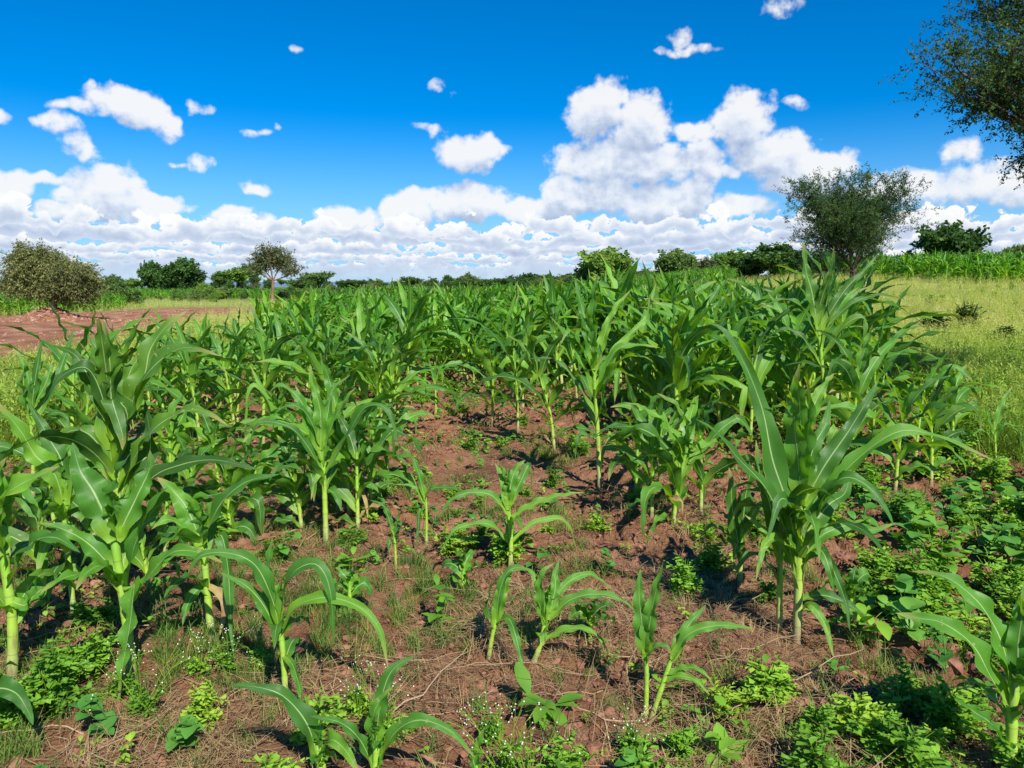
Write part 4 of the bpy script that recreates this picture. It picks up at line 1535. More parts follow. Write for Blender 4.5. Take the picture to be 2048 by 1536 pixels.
def straw_mat(seed, R=.22, n=44):
    rng = np.random.RandomState(seed)
    g = Geo()
    for k in range(n):
        r, a0 = R * math.sqrt(rng.rand()), rng.uniform(0, 2 * PI)
        V, Q = blade(rng, (r * math.cos(a0), r * math.sin(a0), .004 + .025 * rng.rand()), rng.uniform(0, 2 * PI), rng.uniform(.06, .24),
                     .0028, rad(rng.uniform(-6, 16)), rad(rng.uniform(-15, 35)), 3)
        g.add(V, Q)
    return g


def merge_mesh(name, gs, gl, ms, ml):
    g = Geo()
    for src, mi in ((gs, 0), (gl, 1)):
        off = g.n
        for V, U in zip(src.V, src.UV):
            g.V.append(V)
            g.UV.append(U)
            g.n += len(V)
        for Q in src.Q:
            g.Q.append(Q + off)
            g.MQ.append(np.full(len(Q), mi))
        for T in src.T:
            g.T.append(T + off)
            g.MT.append(np.full(len(T), mi))
    return g.mesh(name, [ms, ml], smooth=True)


FEATHER = [merge_mesh('feathery', *feathery_weed(s, .26, 7), M_WEED, M_WEED) for s in range(5)]
BROAD = [merge_mesh('broad', *broad_weed(40 + s, .15, 10, .05, .7), M_WEED, M_WEED) for s in range(4)] + \
        [merge_mesh('broad', *broad_weed(60 + s, .09, 8, .035, .55), M_WEED, M_WEED) for s in range(3)] + \
        [merge_mesh('broad', *broad_weed(80 + s, .20, 12, .065, .95), M_BEAN, M_BEAN) for s in range(2)]
TUFT = [grass_tuft(s, .16, 26).mesh('tuft', [M_GRASS]) for s in range(4)]
DRYT = [grass_tuft(20 + s, .15, 22, .003, .06, (20, 85), (10, 60)).mesh('dry_tuft', [M_STRAW]) for s in range(3)]
MATS = [straw_mat(s).mesh('straw', [M_STRAW]) for s in range(5)]


def meadow_tuft(seed, h=.45):
    rng = np.random.RandomState(seed)
    g = grass_tuft(seed, h * .75, 20, .006, .10, (45, 88), (20, 70))
    for k in range(9):                                    # flowering stems with loose heads
        a = rng.uniform(0, 2 * PI)
        e = rad(rng.uniform(60, 88))
        L = h * rng.uniform(.75, 1.15)
        d = np.array([math.cos(e) * math.cos(a), math.cos(e) * math.sin(a), math.sin(e)])
        V, Q = blade(rng, (0, 0, 0), a, L, .0035, e, rad(8), 2)
        g.add(V, Q)
        for j in range(5):
            P0 = d * L * rng.uniform(.72, 1.0)
            V, Q = blade(rng, P0, rng.uniform(0, 2 * PI), rng.uniform(.03, .06), .010, rad(rng.uniform(0, 60)), rad(30), 2)
            g.add(V, Q)
    return g.mesh('meadow_tuft', [M_MEADOW])


MEADOW = [meadow_tuft(s, .38 + .05 * (s % 3)) for s in range(6)]


def sprinkle(name, n, box, dens, variants, scl=(.7, 1.3), seed=0, power=1.0, sink=.0, tilt=.1):
    """points drawn over the box, nearer ones more often, kept by a density map"""
    r = np.random.RandomState(seed)
    x0, x1, y0, y1 = box
    t = r.rand(n)
    y = y0 * (y1 / y0) ** t if power else y0 + (y1 - y0) * t
    x = r.uniform(-1, 1, n)
    if power:
        half = y * .74 + .4
        x = x * half
        k = (x > x0) & (x < x1)
    else:
        x = x0 + (x1 - x0) * (x * .5 + .5)
        k = np.abs(x) < y * .74 + .6
    x, y = x[k], y[k]
    k = r.rand(len(x)) < dens(x, y)
    x, y = x[k], y[k]
    z = height(x, y) - sink
    s = r.uniform(*scl, len(x))
    return scatter(name, np.column_stack([x, y, z]), r.uniform(0, 2 * PI, len(x)), s, variants, tilt=r.normal(0, tilt, (len(x), 2)))


def in_field(x, y):
    return (1 - grass_mask(x, y)) * (1 - road_mask(x, y))


def d_weed(x, y):
    """herbs between the maize: a carpet on the right, patches elsewhere, sparse on the path"""
    p = sstep(fbm(x * .9 + 4, y * .9 + 8, 4), .46, .60)
    right = sstep(x, 1.1, 2.4) * (.18 + .82 * p)
    left = sstep(-x, .8, 1.8) * p * (.45 + .3 * sstep(y, 4, 7))
    far = sstep(y, 8, 12) * .8
    mid = (.05 + .22 * p) * (1 + 1.2 * sstep(y, 5, 8))
    bare = 1 - .8 * np.exp(-((x - .1) ** 2 / 1.6 + (y - 3.2) ** 2 / 3.0))
    return np.clip(np.maximum.reduce([right, left, mid, far]), 0, 1) * in_field(x, y) * bare


sprinkle('low_weeds', 26000, (-12, 12, 1.9, 30), lambda x, y: d_weed(x, y) * (.28 + .5 * sstep(y, 4, 9)), BROAD, (.30, .95), 31)
sprinkle('feathery_weeds', 8000, (-9, 9, 2.0, 26), lambda x, y: d_weed(x, y) * sstep(fbm(x * .6 + 30, y * .6, 2), .42, .6) * (.3 + .3 * sstep(y, 4, 8)), FEATHER, (.3, .85), 32)
sprinkle('leafy_creepers', 2500, (1.2, 9, 2.6, 10), lambda x, y: np.exp(-((x - 3.5 - .12 * (y - 4.6)) ** 2 / .9 + (y - 5.0) ** 2 / 4.5)) * in_field(x, y) * (.35 + .65 * sstep(fbm(x * 1.1, y * 1.1 + 5, 3), .4, .55)), BROAD[7:] + FEATHER[:1] + BROAD[:1], (.8, 1.5), 47)
sprinkle('green_grass', 9000, (-8, 9, 2.0, 24), lambda x, y: in_field(x, y) * (.10 + .8 * sstep(fbm(x * .8, y * .8 + 20, 3), .50, .62)), TUFT, (.4, 1.1), 33)
d_straw = lambda x, y: in_field(x, y) * np.clip(.08 + sstep(fbm(x * .9 + 60, y * .9, 3), .47, .60) * .9, 0, 1) * (1 - .7 * sstep(np.abs(x - .2), 2.2, 4))
sprinkle('dry_grass', 3300, (-6, 7, 1.9, 14), lambda x, y: d_straw(x, y) * .7, DRYT, (.3, .9), 34)
sprinkle('straw_litter', 1500, (-6, 7, 1.9, 14), d_straw, MATS, (.6, 1.3), 35, tilt=.05)
# the meadow on the right and the verge on the left
gmask = lambda x, y: np.clip(grass_mask(x, y), 0, 1) * (1 - road_mask(x, y))
sprinkle('meadow_grass', 60000, (-60, 60, 5, 75), lambda x, y: gmask(x, y) * (.55 + .45 * sstep(fbm(x * .5, y * .5, 3), .35, .55)) * np.where(x < 0, .9, 1), MEADOW, (.45, 1.45), 36)
sprinkle('meadow_herbs', 16000, (-60, 60, 5, 60), lambda x, y: gmask(x, y) * sstep(fbm(x * .55 + 9, y * .55, 3), .42, .58) * np.where(x > 0, 1.0, .5) * (1 - .8 * sstep(y, 11, 24)), FEATHER + BROAD[7:], (.9, 2.0), 37)


# clods and stones
def rock(seed, sub=2, flat=.7, mat=None, name='stone'):
    rng = np.random.RandomState(seed)
    import bmesh
    bm = bmesh.new()
    bmesh.ops.create_icosphere(bm, subdivisions=sub, radius=1.0)
    o = rng.rand(3) * 50
    for v in bm.verts:
        c = v.co
        n = float(fbm(c.x * 1.6 + o[0] + c.z, c.y * 1.6 + o[1] - c.z * .9, 4, .7))
        c *= .15 + 1.7 * n
        c.z *= flat
    me = bpy.data.meshes.new(name)
    bm.to_mesh(me)
    bm.free()
    me.polygons.foreach_set('use_smooth', np.zeros(len(me.polygons), bool))
    me.materials.append(mat)
    return me


M_CLOD, N, out = new_mat('clod')
tcn = N.n.new('ShaderNodeNewGeometry').outputs['Position']
c = N.ramp(N.noise(tcn, 14.0, 4.0), [(0.3, (0.18, 0.076, 0.046)), (0.55, (0.29, 0.135, 0.084)), (0.75, (0.38, 0.20, 0.13))])
N.link(principled(N, c, .95, .15, bump(N, N.noise(tcn, 60.0, 4.0, .7), .8, .01)).outputs[0], out.inputs[0])
M_STONE, N, out = new_mat('stone')
tcn = N.n.new('ShaderNodeNewGeometry').outputs['Position']
c = N.ramp(N.noise(tcn, 5.0, 4.0), [(0.3, (0.26, 0.14, 0.09)), (0.55, (0.38, 0.24, 0.17)), (0.75, (0.50, 0.37, 0.28))])
N.link(principled(N, c, .9, .2, bump(N, N.noise(tcn, 20.0, 4.0, .7), .6, .02)).outputs[0], out.inputs[0])
CLODS = [rock(s, 2, .65, M_CLOD, 'clod') for s in range(6)]
STONES = [rock(20 + s, 2, .6, M_STONE, 'stone') for s in range(5)]
clod_d = lambda x, y: (1 - .8 * np.exp(-(x ** 2 / 1.6 + (y - 3.2) ** 2 / 5))) * in_field(x, y) * (.15 + .85 * np.maximum(sstep(fbm(x * .8 + 20, y * .8 + 3, 2), .42, .62), .6 * sstep(x, 1.0, 2.0)))
sprinkle('soil_crumbs', 17000, (-6, 7, 1.9, 14), clod_d, CLODS, (.006, .026), 41, sink=-.001)
sprinkle('soil_clods', 1900, (-6, 7, 1.9, 16), lambda x, y: clod_d(x, y) ** 1.3, CLODS, (.022, .055), 42, sink=.012)
sprinkle('road_gravel', 9000, (-60, -5, 12, 90), lambda x, y: road_mask(x, y) * sstep(fbm(x * .25, y * .12, 3), .5, .64), STONES, (.02, .07), 43, power=0)
r = np.random.RandomState(44)
q = r.normal(0, 1, (700, 2))
mx_, my_ = MOUND[0] + q[:, 0] * 1.5, MOUND[1] + q[:, 1] * .9
scatter('mound_rubble', np.column_stack([mx_, my_, height(mx_, my_)]), r.uniform(0, 6, 700), r.uniform(.03, .11, 700), CLODS + STONES[:2])


# dead stems and rootlets lying about
M_TWIG, N, out = new_mat('dead_stem')
c = N.ramp(obj_random(N), [(0.0, (0.10, 0.05, 0.03)), (0.5, (0.24, 0.14, 0.08)), (1.0, (0.42, 0.31, 0.18))])
N.link(principled(N, c, .9, .1).outputs[0], out.inputs[0])


def twig_mesh(seed):
    rng = np.random.RandomState(seed)
    g = Geo()
    for b in range(rng.randint(1, 4)):
        L = rng.uniform(.12, .5)
        a = rng.uniform(0, 2 * PI)
        p = np.array([0, 0, .004])
        C = [p]
        for k in range(7):
            a += rng.normal(0, .35)
            p = p + np.array([math.cos(a), math.sin(a), 0]) * L / 7
            p[2] = max(.002, p[2] + rng.normal(0, .008))
            C.append(p)
        g.add(*tube_arrays(np.array(C), np.linspace(.0032, .0012, 8), 4))
    return g.mesh('twig', [M_TWIG])


sprinkle('dead_stems', 2600, (-5, 6, 1.9, 10), lambda x, y: in_field(x, y) * (.15 + .5 * sstep(fbm(x * .9 + 60, y * .9, 3), .45, .58)), [twig_mesh(s) for s in range(8)], (.5, 1.3), 46, tilt=.04)


# --- single weeds that one can point at
def weed_thing(kind, px, py, h, label, seed, cat='weed'):
    B = ground_pt(px, py)
    root = plant_root(kind, B, label, cat, 'weeds among the maize')
    if kind == 'feathery_weed':
        gs, gl = feathery_weed(seed, h, 13, 4, .10)
        m = M_WEED
    elif kind == 'round_leaf_weed':
        gs, gl = broad_weed(seed, h, 26, .085, 1.0)
        m = M_BEAN
    elif kind == 'broad_leaf_weed':
        gs, gl = broad_weed(seed, h, 14, .11, .48)
        m = M_WEED
    elif kind == 'grass_clump':
        gl = grass_tuft(seed, h, 130, .0035, .16, (35, 88), (30, 95))
        gs = None
        m = M_GRASS
    elif kind == 'flowering_weed':
        gs, gl = feathery_weed(seed, h * .6, 6, 3, .06)
        rng = np.random.RandomState(seed)
        gf = Geo()
        for k in range(10):
            a, e = rng.uniform(0, 2 * PI), rad(rng.uniform(30, 88))
            L = h * rng.uniform(.7, 1.1)
            tip = np.array([math.cos(e) * math.cos(a), math.cos(e) * math.sin(a), math.sin(e)]) * L
            C = resample([np.zeros(3), tip * .55 + np.array([0, 0, .04]), tip], 4)
            V, Q, UV = tube_arrays(C, np.linspace(.0022, .001, 5), 3)
            gs.add(V, Q, UV)
            for j in range(3):
                P0 = tip + rng.normal(0, .018, 3)
                V, Q, UV = tube_arrays(np.array([C[-2], P0]), np.array([.0008, .0008]), 3)
                gs.add(V, Q, UV)
                s = rng.uniform(.0025, .0042)
                V = P0 + s * np.array([[1, 0, 0], [-1, 0, 0], [0, 1, 0], [0, -1, 0], [0, 0, 1], [0, 0, -1]])
                T = [[0, 2, 4], [2, 1, 4], [1, 3, 4], [3, 0, 4], [2, 0, 5], [1, 2, 5], [3, 1, 5], [0, 3, 5]]
                gf.add(V, T=np.array(T))
        link('flowers', gf.mesh('flowers', [M_WHITE]), root, kind='stuff')
        m = M_WEED
    if gs is not None:
        link('stems', gs.mesh('stems', [M_WEED]), root)
    link('foliage', gl.mesh('foliage', [m]), root, kind='stuff')
    return root


WEEDS = [
    ('feathery_weed', 105, 1425, .30, 'pale green lobed weed bush in the lower left, its biggest'),
    ('feathery_weed', 165, 1345, .24, 'lobed weed bush right behind the big lower left one'),
    ('feathery_weed', 35, 1455, .20, 'lobed weed at the left edge under the hanging leaf tip'),
    ('feathery_weed', 195, 1260, .16, 'yellowish lobed weed at the foot of the tall dark maize'),
    ('feathery_weed', 1800, 1540, .22, 'bright lobed weed bush at the bottom edge, lower right'),
    ('feathery_weed', 1705, 1490, .16, 'lobed weed left of the bright bottom right bush'),
    ('feathery_weed', 1900, 1470, .16, 'lobed weed between the bottom right bush and corner maize'),
    ('feathery_weed', 1925, 1310, .28, 'lobed weed bush above the corner maize leaves'),
    ('feathery_weed', 1860, 1250, .24, 'lobed weed between the two long leaves of the corner maize'),
    ('feathery_weed', 2000, 1190, .30, 'lobed weed bush near the right edge beside round leaves'),
    ('feathery_weed', 1740, 1160, .20, 'lobed weed right of the big glossy maize foot'),
    ('feathery_weed', 1540, 1420, .14, 'small yellow green lobed weed in dry straw'),
    ('feathery_weed', 1010, 1130, .16, 'lobed weed behind the leaning maize in the middle'),
    ('round_leaf_weed', 1965, 1120, .32, 'round leaved climbing weed near the right edge, the largest'),
    ('round_leaf_weed', 1880, 1175, .28, 'round leaved weed left of the largest one'),
    ('round_leaf_weed', 1830, 1085, .24, 'round leaved weed under the drooping tip of the big maize'),
    ('round_leaf_weed', 1950, 1010, .26, 'round leaved weed behind, below the small edge maize'),
    ('round_leaf_weed', 2030, 1060, .26, 'round leaved weed touching the right edge'),
    ('round_leaf_weed', 1780, 1240, .18, 'round leaved weed low in front of the big maize'),
    ('round_leaf_weed', 1640, 1000, .18, 'round leaved weed in shade behind the big maize'),
    ('round_leaf_weed', 1440, 960, .16, 'round leaved weed behind the small dark maize'),
    ('broad_leaf_weed', 882, 1240, .24, 'broad pointed leaf weed in the middle left of the leaning maize'),
    ('broad_leaf_weed', 1450, 1520, .20, 'pointed leaf weed at the bottom edge, right of centre'),
    ('broad_leaf_weed', 1025, 1110, .30, 'leafy broad weed growing through the upright path maize'),
    ('broad_leaf_weed', 440, 1100, .16, 'broad leaf weed under the left cluster'),
    ('broad_leaf_weed', 1090, 1440, .10, 'small two leaf weed on bare soil near the bottom'),
    ('broad_leaf_weed', 700, 1150, .12, 'small weed beside the pale stalk foot'),
    ('broad_leaf_weed', 1720, 1290, .18, 'upright leafy weed right of the big maize foot'),
    ('grass_clump', 1085, 905, .30, 'blue green grass clump on the path right of the middle'),
    ('grass_clump', 1130, 930, .22, 'grass clump beside the tall maize foot'),
    ('grass_clump', 1160, 1150, .18, 'green grass clump behind the right leaning maize leaves'),
    ('grass_clump', 830, 900, .22, 'grass clump at the left lip of the path'),
    ('grass_clump', 940, 960, .16, 'yellowish grass clump in the middle of the path'),
    ('grass_clump', 1130, 1060, .12, 'low grass clump right of the upright path maize'),
    ('grass_clump', 380, 1310, .18, 'grass clump bent over at the stocky maize foot'),
    ('flowering_weed', 285, 1425, .30, 'dense white flowered weed at the foot of the broad maize'),
    ('flowering_weed', 245, 1390, .22, 'white flowered weed left of the dense one'),
    ('flowering_weed', 455, 1335, .24, 'white flowered weed under the hanging dry leaf'),
    ('flowering_weed', 400, 1345, .18, 'white flowered weed at the stocky maize foot'),
    ('flowering_weed', 520, 1320, .18, 'white flowered weed left of the arching whorl maize stalk'),
    ('flowering_weed', 770, 1480, .26, 'white flowered weed behind the bottom maize'),
    ('flowering_weed', 720, 1450, .22, 'thin white flowered weed left of the bottom maize'),
    ('flowering_weed', 1005, 1570, .26, 'white flowered weed at the bottom edge in the middle'),
    ('flowering_weed', 1060, 1590, .24, 'white flowered weed at the bottom edge, right of the middle one'),
    ('flowering_weed', 985, 1470, .14, 'tiny white flowered weed on bare soil'),
    ('flowering_weed', 1260, 1530, .14, 'low white flowered weed in dry grass near the bottom'),
]
for k, (kind, px, py, h, lab) in enumerate(WEEDS):
    weed_thing(kind, px, py, h, lab, 500 + k)

# ------------------------------------------------------------------ trees and shrubs
def leaf_mat(name, stops, trans=.3, rough=.6, pos_scale=1.2):
    m, N, out = new_mat(name)
    tcn = N.n.new('ShaderNodeNewGeometry').outputs['Position']
    rnd = obj_random(N)
    a = attr(N, 'tone')
    f = N.math('ADD', N.math('MULTIPLY', rnd, 0.20), N.math('ADD', N.math('MULTIPLY', a, .45), N.math('MULTIPLY', N.noise(tcn, pos_scale, 3.0), .35)))
    c = N.ramp(f, stops)
    t = N.mix(1.0, c, (1.8, 1.7, .6), 'MULTIPLY')
    return two_sided(name, c, None, rough, .2, trans, t, None, N, m, out)


L_DARK = leaf_mat('dark_foliage', [(0.2, (0.031, 0.071, 0.020)), (0.5, (0.061, 0.133, 0.031)), (0.8, (0.111, 0.212, 0.044))])
L_ACACIA = leaf_mat('acacia_foliage', [(0.2, (0.052, 0.105, 0.032)), (0.5, (0.108, 0.184, 0.049)), (0.8, (0.210, 0.298, 0.079))])
L_LIME = leaf_mat('light_foliage', [(0.2, (0.075, 0.150, 0.027)), (0.5, (0.150, 0.270, 0.045)), (0.8, (0.270, 0.390, 0.068))])
L_OLIVE = leaf_mat('olive_foliage', [(0.2, (0.07, 0.085, 0.030)), (0.5, (0.14, 0.165, 0.050)), (0.8, (0.26, 0.28, 0.09))], .2)
L_GREY = leaf_mat('grey_foliage', [(0.2, (0.06, 0.08, 0.035)), (0.5, (0.12, 0.15, 0.06)), (0.8, (0.20, 0.23, 0.09))], .2)
L_NEAR = leaf_mat('near_acacia_foliage', [(0.2, (0.028, 0.066, 0.022)), (0.5, (0.060, 0.125, 0.034)), (0.8, (0.12, 0.20, 0.05))])


def bark_mat(name, c0, c1):
    m, N, out = new_mat(name)
    tcn = N.n.new('ShaderNodeTexCoord').outputs['Object']
    n = N.noise(N.vec('MULTIPLY', tcn, (1, 1, .3)), 14.0, 4.0, .65)
    c = N.ramp(n, [(0.35, c0), (0.65, c1)])
    N.link(principled(N, c, .9, .2, bump(N, n, .7, .02)).outputs[0], out.inputs[0])
    return m


BARK = bark_mat('bark', (0.055, 0.040, 0.030), (0.15, 0.115, 0.085))
BARK_RED = bark_mat('reddish_bark', (0.14, 0.075, 0.05), (0.30, 0.18, 0.12))
BARK_PALE = bark_mat('pale_bark', (0.16, 0.12, 0.085), (0.34, 0.26, 0.19))


def make_tree(seed, lobes, fork, trunk_r, targets, twigs, leaves, leaf, twig_len, stems=1, sag=0.0, shell=.55, aspect=.45,
              spiky=0.0, leaf_spread=.03, limb_r=.45, start=(0, 0, 0), up=.25, sides=3, lean=(0, 0)):
    """trunk, limbs, branches and twigs towards points inside the lobes (cx, cy, cz, rx, ry, rz); leaves along the twigs"""
    rng = np.random.RandomState(seed)
    wood = Geo()
    start = np.array(start, float)
    forks = []
    for s in range(stems):
        off = np.array([rng.normal(0, .12), rng.normal(0, .12), 0]) * (stems > 1) * fork
        f = start + np.array([lean[0], lean[1], fork]) + off * 1.5
        C = resample([start + off * .25 + np.array([0, 0, -.15 * fork]), start + (f - start) * .5 + rng.normal(0, .04, 3) * fork, f], 8)
        R = trunk_r * np.linspace(1.15, .75, 9) / math.sqrt(stems)
        R[0] *= 1.35
        wood.add(*tube_arrays(C, R, 9))
        forks.append(f)
    vols = np.array([l[3] * l[4] * l[5] for l in lobes]) ** .7
    cnt = np.maximum(2, (targets * vols / vols.sum()).astype(int))
    LP, LN, TONE = [], [], []
    for li, (lobe, k) in enumerate(zip(lobes, cnt)):
        c = np.array(lobe[:3])
        rr = np.array(lobe[3:6])
        f = forks[li % stems]
        mid = f * .5 + c * .5 + np.array([rng.normal(0, .06), rng.normal(0, .06), rng.uniform(-.1, .02)]) * np.linalg.norm(c - f)
        L = resample([f, mid, c - np.array([0, 0, rr[2] * .25])], 8)
        wood.add(*tube_arrays(L, trunk_r * limb_r * np.linspace(1, .45, 9), 6))
        tone_l = rng.uniform(.2, .8)
        for j in range(k):
            d = rng.normal(0, 1, 3)
            d /= np.linalg.norm(d)
            d[2] = d[2] if d[2] > -.55 else -d[2] * .5
            r = (shell + (1 - shell) * rng.rand()) * (1 + .16 * rng.normal())
            if spiky and rng.rand() < .25:
                r *= 1 + spiky * rng.rand()
            tgt = c + d * rr * r
            s0 = L[rng.randint(3, 9)]
            v = tgt - s0
            ln = np.linalg.norm(v)
            mid = s0 + v * .5 + np.array([0, 0, (up + sag) * .3 * ln]) + rng.normal(0, .06, 3) * ln
            C = resample([s0, mid, tgt], 6)
            wood.add(*tube_arrays(C, trunk_r * limb_r * .34 * np.linspace(1, .18, 7), 4))
            tone_b = np.clip(tone_l + rng.normal(0, .2), 0, 1)
            for q in range(twigs):
                p0 = C[rng.randint(2, 7)]
                dirr = v / (ln + 1e-6) * .8 + rng.normal(0, .75, 3)
                dirr[2] += up - sag * 1.6
                dirr /= np.linalg.norm(dirr)
                tl_ = twig_len * rng.uniform(.5, 1.25)
                e = p0 + dirr * tl_ - np.array([0, 0, sag * tl_ * .6])
                m_ = p0 + dirr * tl_ * .55
                TC = np.array([p0, m_, e])
                wood.add(*tube_arrays(TC, trunk_r * limb_r * .06 * np.array([1, .8, .4]), sides))
                tt = rng.rand(leaves)
                a = np.where(tt[:, None] < .5, p0 + (m_ - p0) * (tt[:, None] * 2), m_ + (e - m_) * (tt[:, None] * 2 - 1))
                LP.append(a + rng.normal(0, leaf_spread, (leaves, 3)))
                LN.append(np.tile(dirr, (leaves, 1)))
                TONE.append(np.full(leaves, tone_b) + rng.normal(0, .12, leaves))
    P_ = np.concatenate(LP)
    Dd = np.concatenate(LN)
    tone = np.concatenate(TONE)
    n = len(P_)
    A = Dd * .5 + rng.normal(0, .8, (n, 3))
    A[:, 2] -= sag
    A /= np.linalg.norm(A, axis=1)[:, None]
    B_ = np.cross(A, rng.normal(0, 1, (n, 3)))
    B_ /= np.linalg.norm(B_, axis=1)[:, None] + 1e-9
    s = leaf * rng.uniform(.6, 1.3, n)[:, None]
    V = np.stack([P_, P_ + A * s * .5 + B_ * s * aspect * .5, P_ + A * s, P_ + A * s * .5 - B_ * s * aspect * .5], 1).reshape(-1, 3)
    Q = np.arange(n * 4).reshape(n, 4)
    return wood, (V, Q, np.repeat(tone, 4))


def tree_meshes(seed, lm, bark, **kw):
    wood, (V, Q, tone) = make_tree(seed, **kw)
    tm = wood.mesh('trunk', [bark])
    cm = new_mesh('crown', V, Q, attrs={'tone': tone}, mats=[lm], smooth=False)
    return tm, cm


def put_tree(kind_name, meshes, loc, scale, rz, label, cat='tree', group='trees around the field'):
    root = plant_root(kind_name, loc, label, cat, group, rz)
    root.scale = scale
    link('trunk', meshes[0], root)
    link('crown', meshes[1], root)
    return root


def at(px, Y):
    d = px_dir(px, 573)
    x = d[0] / d[1] * Y
    return Vector((x, Y, float(base_height(x, Y)) - .05))


def top_h(px, py, Y):
    l = at(px, Y)
    return at_depth(px, py, Y).z - l.z


# -- left weeping bush on its mound (metres)
t1 = tree_meshes(1, L_OLIVE, BARK, lobes=[(-.75, 0, 2.15, 1.05, 1.0, .85), (-1.25, .1, 1.25, .85, .9, .95), (.85, -.1, 1.45, 1.1, 1.0, .95), (.1, .3, 1.75, .9, .9, .8), (1.2, 0, .95, .75, .8, .8), (-.2, 0, 1.0, .8, .7, .6)],
                 fork=.75, trunk_r=.17, targets=420, twigs=8, leaves=22, leaf=.12, twig_len=.50, stems=3, sag=.55, up=.1, aspect=.35, leaf_spread=.05, limb_r=.5)
put_tree('weeping_bush', t1, (MOUND[0] + .25, MOUND[1], float(base_height(*MOUND)) - .1), (1.12, 1.1, 1.12), 0, 'olive brown weeping bush on a rubble mound beside the red road', 'bush')

# -- the vase shaped acacia right of the middle
Y0 = 40.0
b = at(1712, Y0)
k = Y0 / F_PX


def L_(px, py, dy, rx, ry, rz_=None):
    """lobe in metres from picture offsets around the tree foot"""
    p = at_depth(px, py, Y0) - b
    return (p.x, dy, p.z, rx * k, (rx * .8) * k, ry * k)


t2 = tree_meshes(2, L_ACACIA, BARK, lobes=[L_(1640, 425, 0, 74, 50), L_(1720, 405, .5, 84, 44), L_(1660, 480, -.5, 86, 44), L_(1765, 430, 0, 74, 44), L_(1735, 490, .6, 54, 40), L_(1806, 380, -.2, 48, 22), L_(1620, 378, .2, 52, 22), L_(1700, 365, -.3, 66, 18), L_(1640, 530, .1, 62, 30), L_(1690, 440, -.9, 70, 60)],
                 fork=1.5, trunk_r=.17, targets=430, twigs=9, leaves=20, leaf=.105, twig_len=.60, stems=2, spiky=.60, up=.22, aspect=.36, leaf_spread=.035, limb_r=.32)
t2[1].materials[0] = L_NEAR
put_tree('vase_acacia', t2, b, (1, 1, 1), 0, 'large thorny acacia with spiky vase shaped crown rising above the tall maize')

# -- near acacia whose boughs reach into the upper right corner
ax, ay = 9.4, 9.6
zb = float(base_height(ax, ay))


def LN_(px, py, Y, rx, ry):
    p = at_depth(px, py, Y)
    kk = Y / F_PX
    return (p.x - ax, p.y - ay, p.z - zb, rx * kk, rx * .9 * kk, ry * kk)


t3 = tree_meshes(3, L_NEAR, BARK, lobes=[LN_(1990, 130, 8.6, 165, 105), LN_(2030, 30, 9.4, 130, 90), LN_(1975, 205, 9.0, 165, 50), LN_(2070, 290, 9.0, 105, 50), LN_(2180, 120, 9.5, 170, 150), LN_(2250, 0, 10.5, 220, 180), LN_(2330, 220, 9.6, 160, 100), LN_(1925, 130, 8.8, 90, 60), LN_(2140, -150, 9.0, 240, 110), LN_(2450, 50, 9.8, 200, 180)],
                 fork=2.3, trunk_r=.15, targets=430, twigs=14, leaves=28, leaf=.037, twig_len=.36, spiky=.25, up=.0, aspect=.5, leaf_spread=.016, limb_r=.24, shell=.35)
put_tree('umbrella_acacia', t3, (ax, ay, zb), (1, 1, 1), 0, 'near acacia whose fine dark boughs hang into the upper right corner')

# -- unit trees, copied with different sizes
UMB = [tree_meshes(10 + s, L_LIME if s == 1 else L_ACACIA, BARK, lobes=[(-.25, 0, .74, .26, .26, .12), (.22, .05, .78, .28, .26, .13), (0, -.2, .84, .25, .22, .11), (.05, .2, .72, .3, .25, .12), (-.05, 0, .62, .26, .24, .13)],
                   fork=.30, trunk_r=.035, targets=110, twigs=7, leaves=11, leaf=.050, twig_len=.09, up=.3, aspect=.6, leaf_spread=.012, stems=2) for s in range(3)]
RND = [tree_meshes(20 + s, L_DARK if s != 1 else L_ACACIA, BARK, lobes=[(-.22, 0, .55, .26, .26, .25), (.22, .05, .52, .26, .26, .27), (0, -.18, .60, .28, .24, .26), (0, .2, .62, .26, .24, .24), (.02, 0, .74, .26, .24, .21), (-.05, -.1, .32, .36, .34, .2)],
                   fork=.22, trunk_r=.045, targets=170, twigs=8, leaves=12, leaf=.060, twig_len=.09, up=.2, aspect=.75, leaf_spread=.018, stems=1 + s % 2, shell=.7) for s in range(3)]
BSH = [tree_meshes(30 + s, [L_LIME, L_ACACIA, L_DARK][s], BARK, lobes=[(-.22, 0, .42, .3, .3, .36), (.25, 0, .36, .28, .3, .34), (0, .1, .58, .28, .3, .34)],
                   fork=.1, trunk_r=.03, targets=120, twigs=8, leaves=12, leaf=.070, twig_len=.12, up=.25, aspect=.6, leaf_spread=.025, stems=3, shell=.55) for s in range(3)]
BARE = tree_meshes(41, L_GREY, BARK_RED, lobes=[(-.14, 0, .72, .24, .26, .20), (.20, .05, .70, .26, .24, .20), (.05, -.1, .86, .26, .24, .13), (.36, 0, .52, .16, .2, .12), (-.25, 0, .55, .14, .2, .10)],
                   fork=.36, trunk_r=.028, targets=150, twigs=7, leaves=8, leaf=.034, twig_len=.12, up=.0, sag=.15, aspect=.5, leaf_spread=.012, lean=(.03, 0), limb_r=.5)


def pxtree(kind, meshes, px, top, rx, Y, label, rz=0.0, cat='tree', group='trees around the field', sink=0.0):
    h = top_h(px, top, Y)
    w = rx * Y / F_PX / .44
    l = at(px, Y)
    l.z -= sink
    return put_tree(kind, meshes, l, (w, w, h + sink), rz, label, cat, group)


def lighten(meshes, mat):
    c = meshes[1].copy()
    c.materials[0] = mat
    return (meshes[0], c)


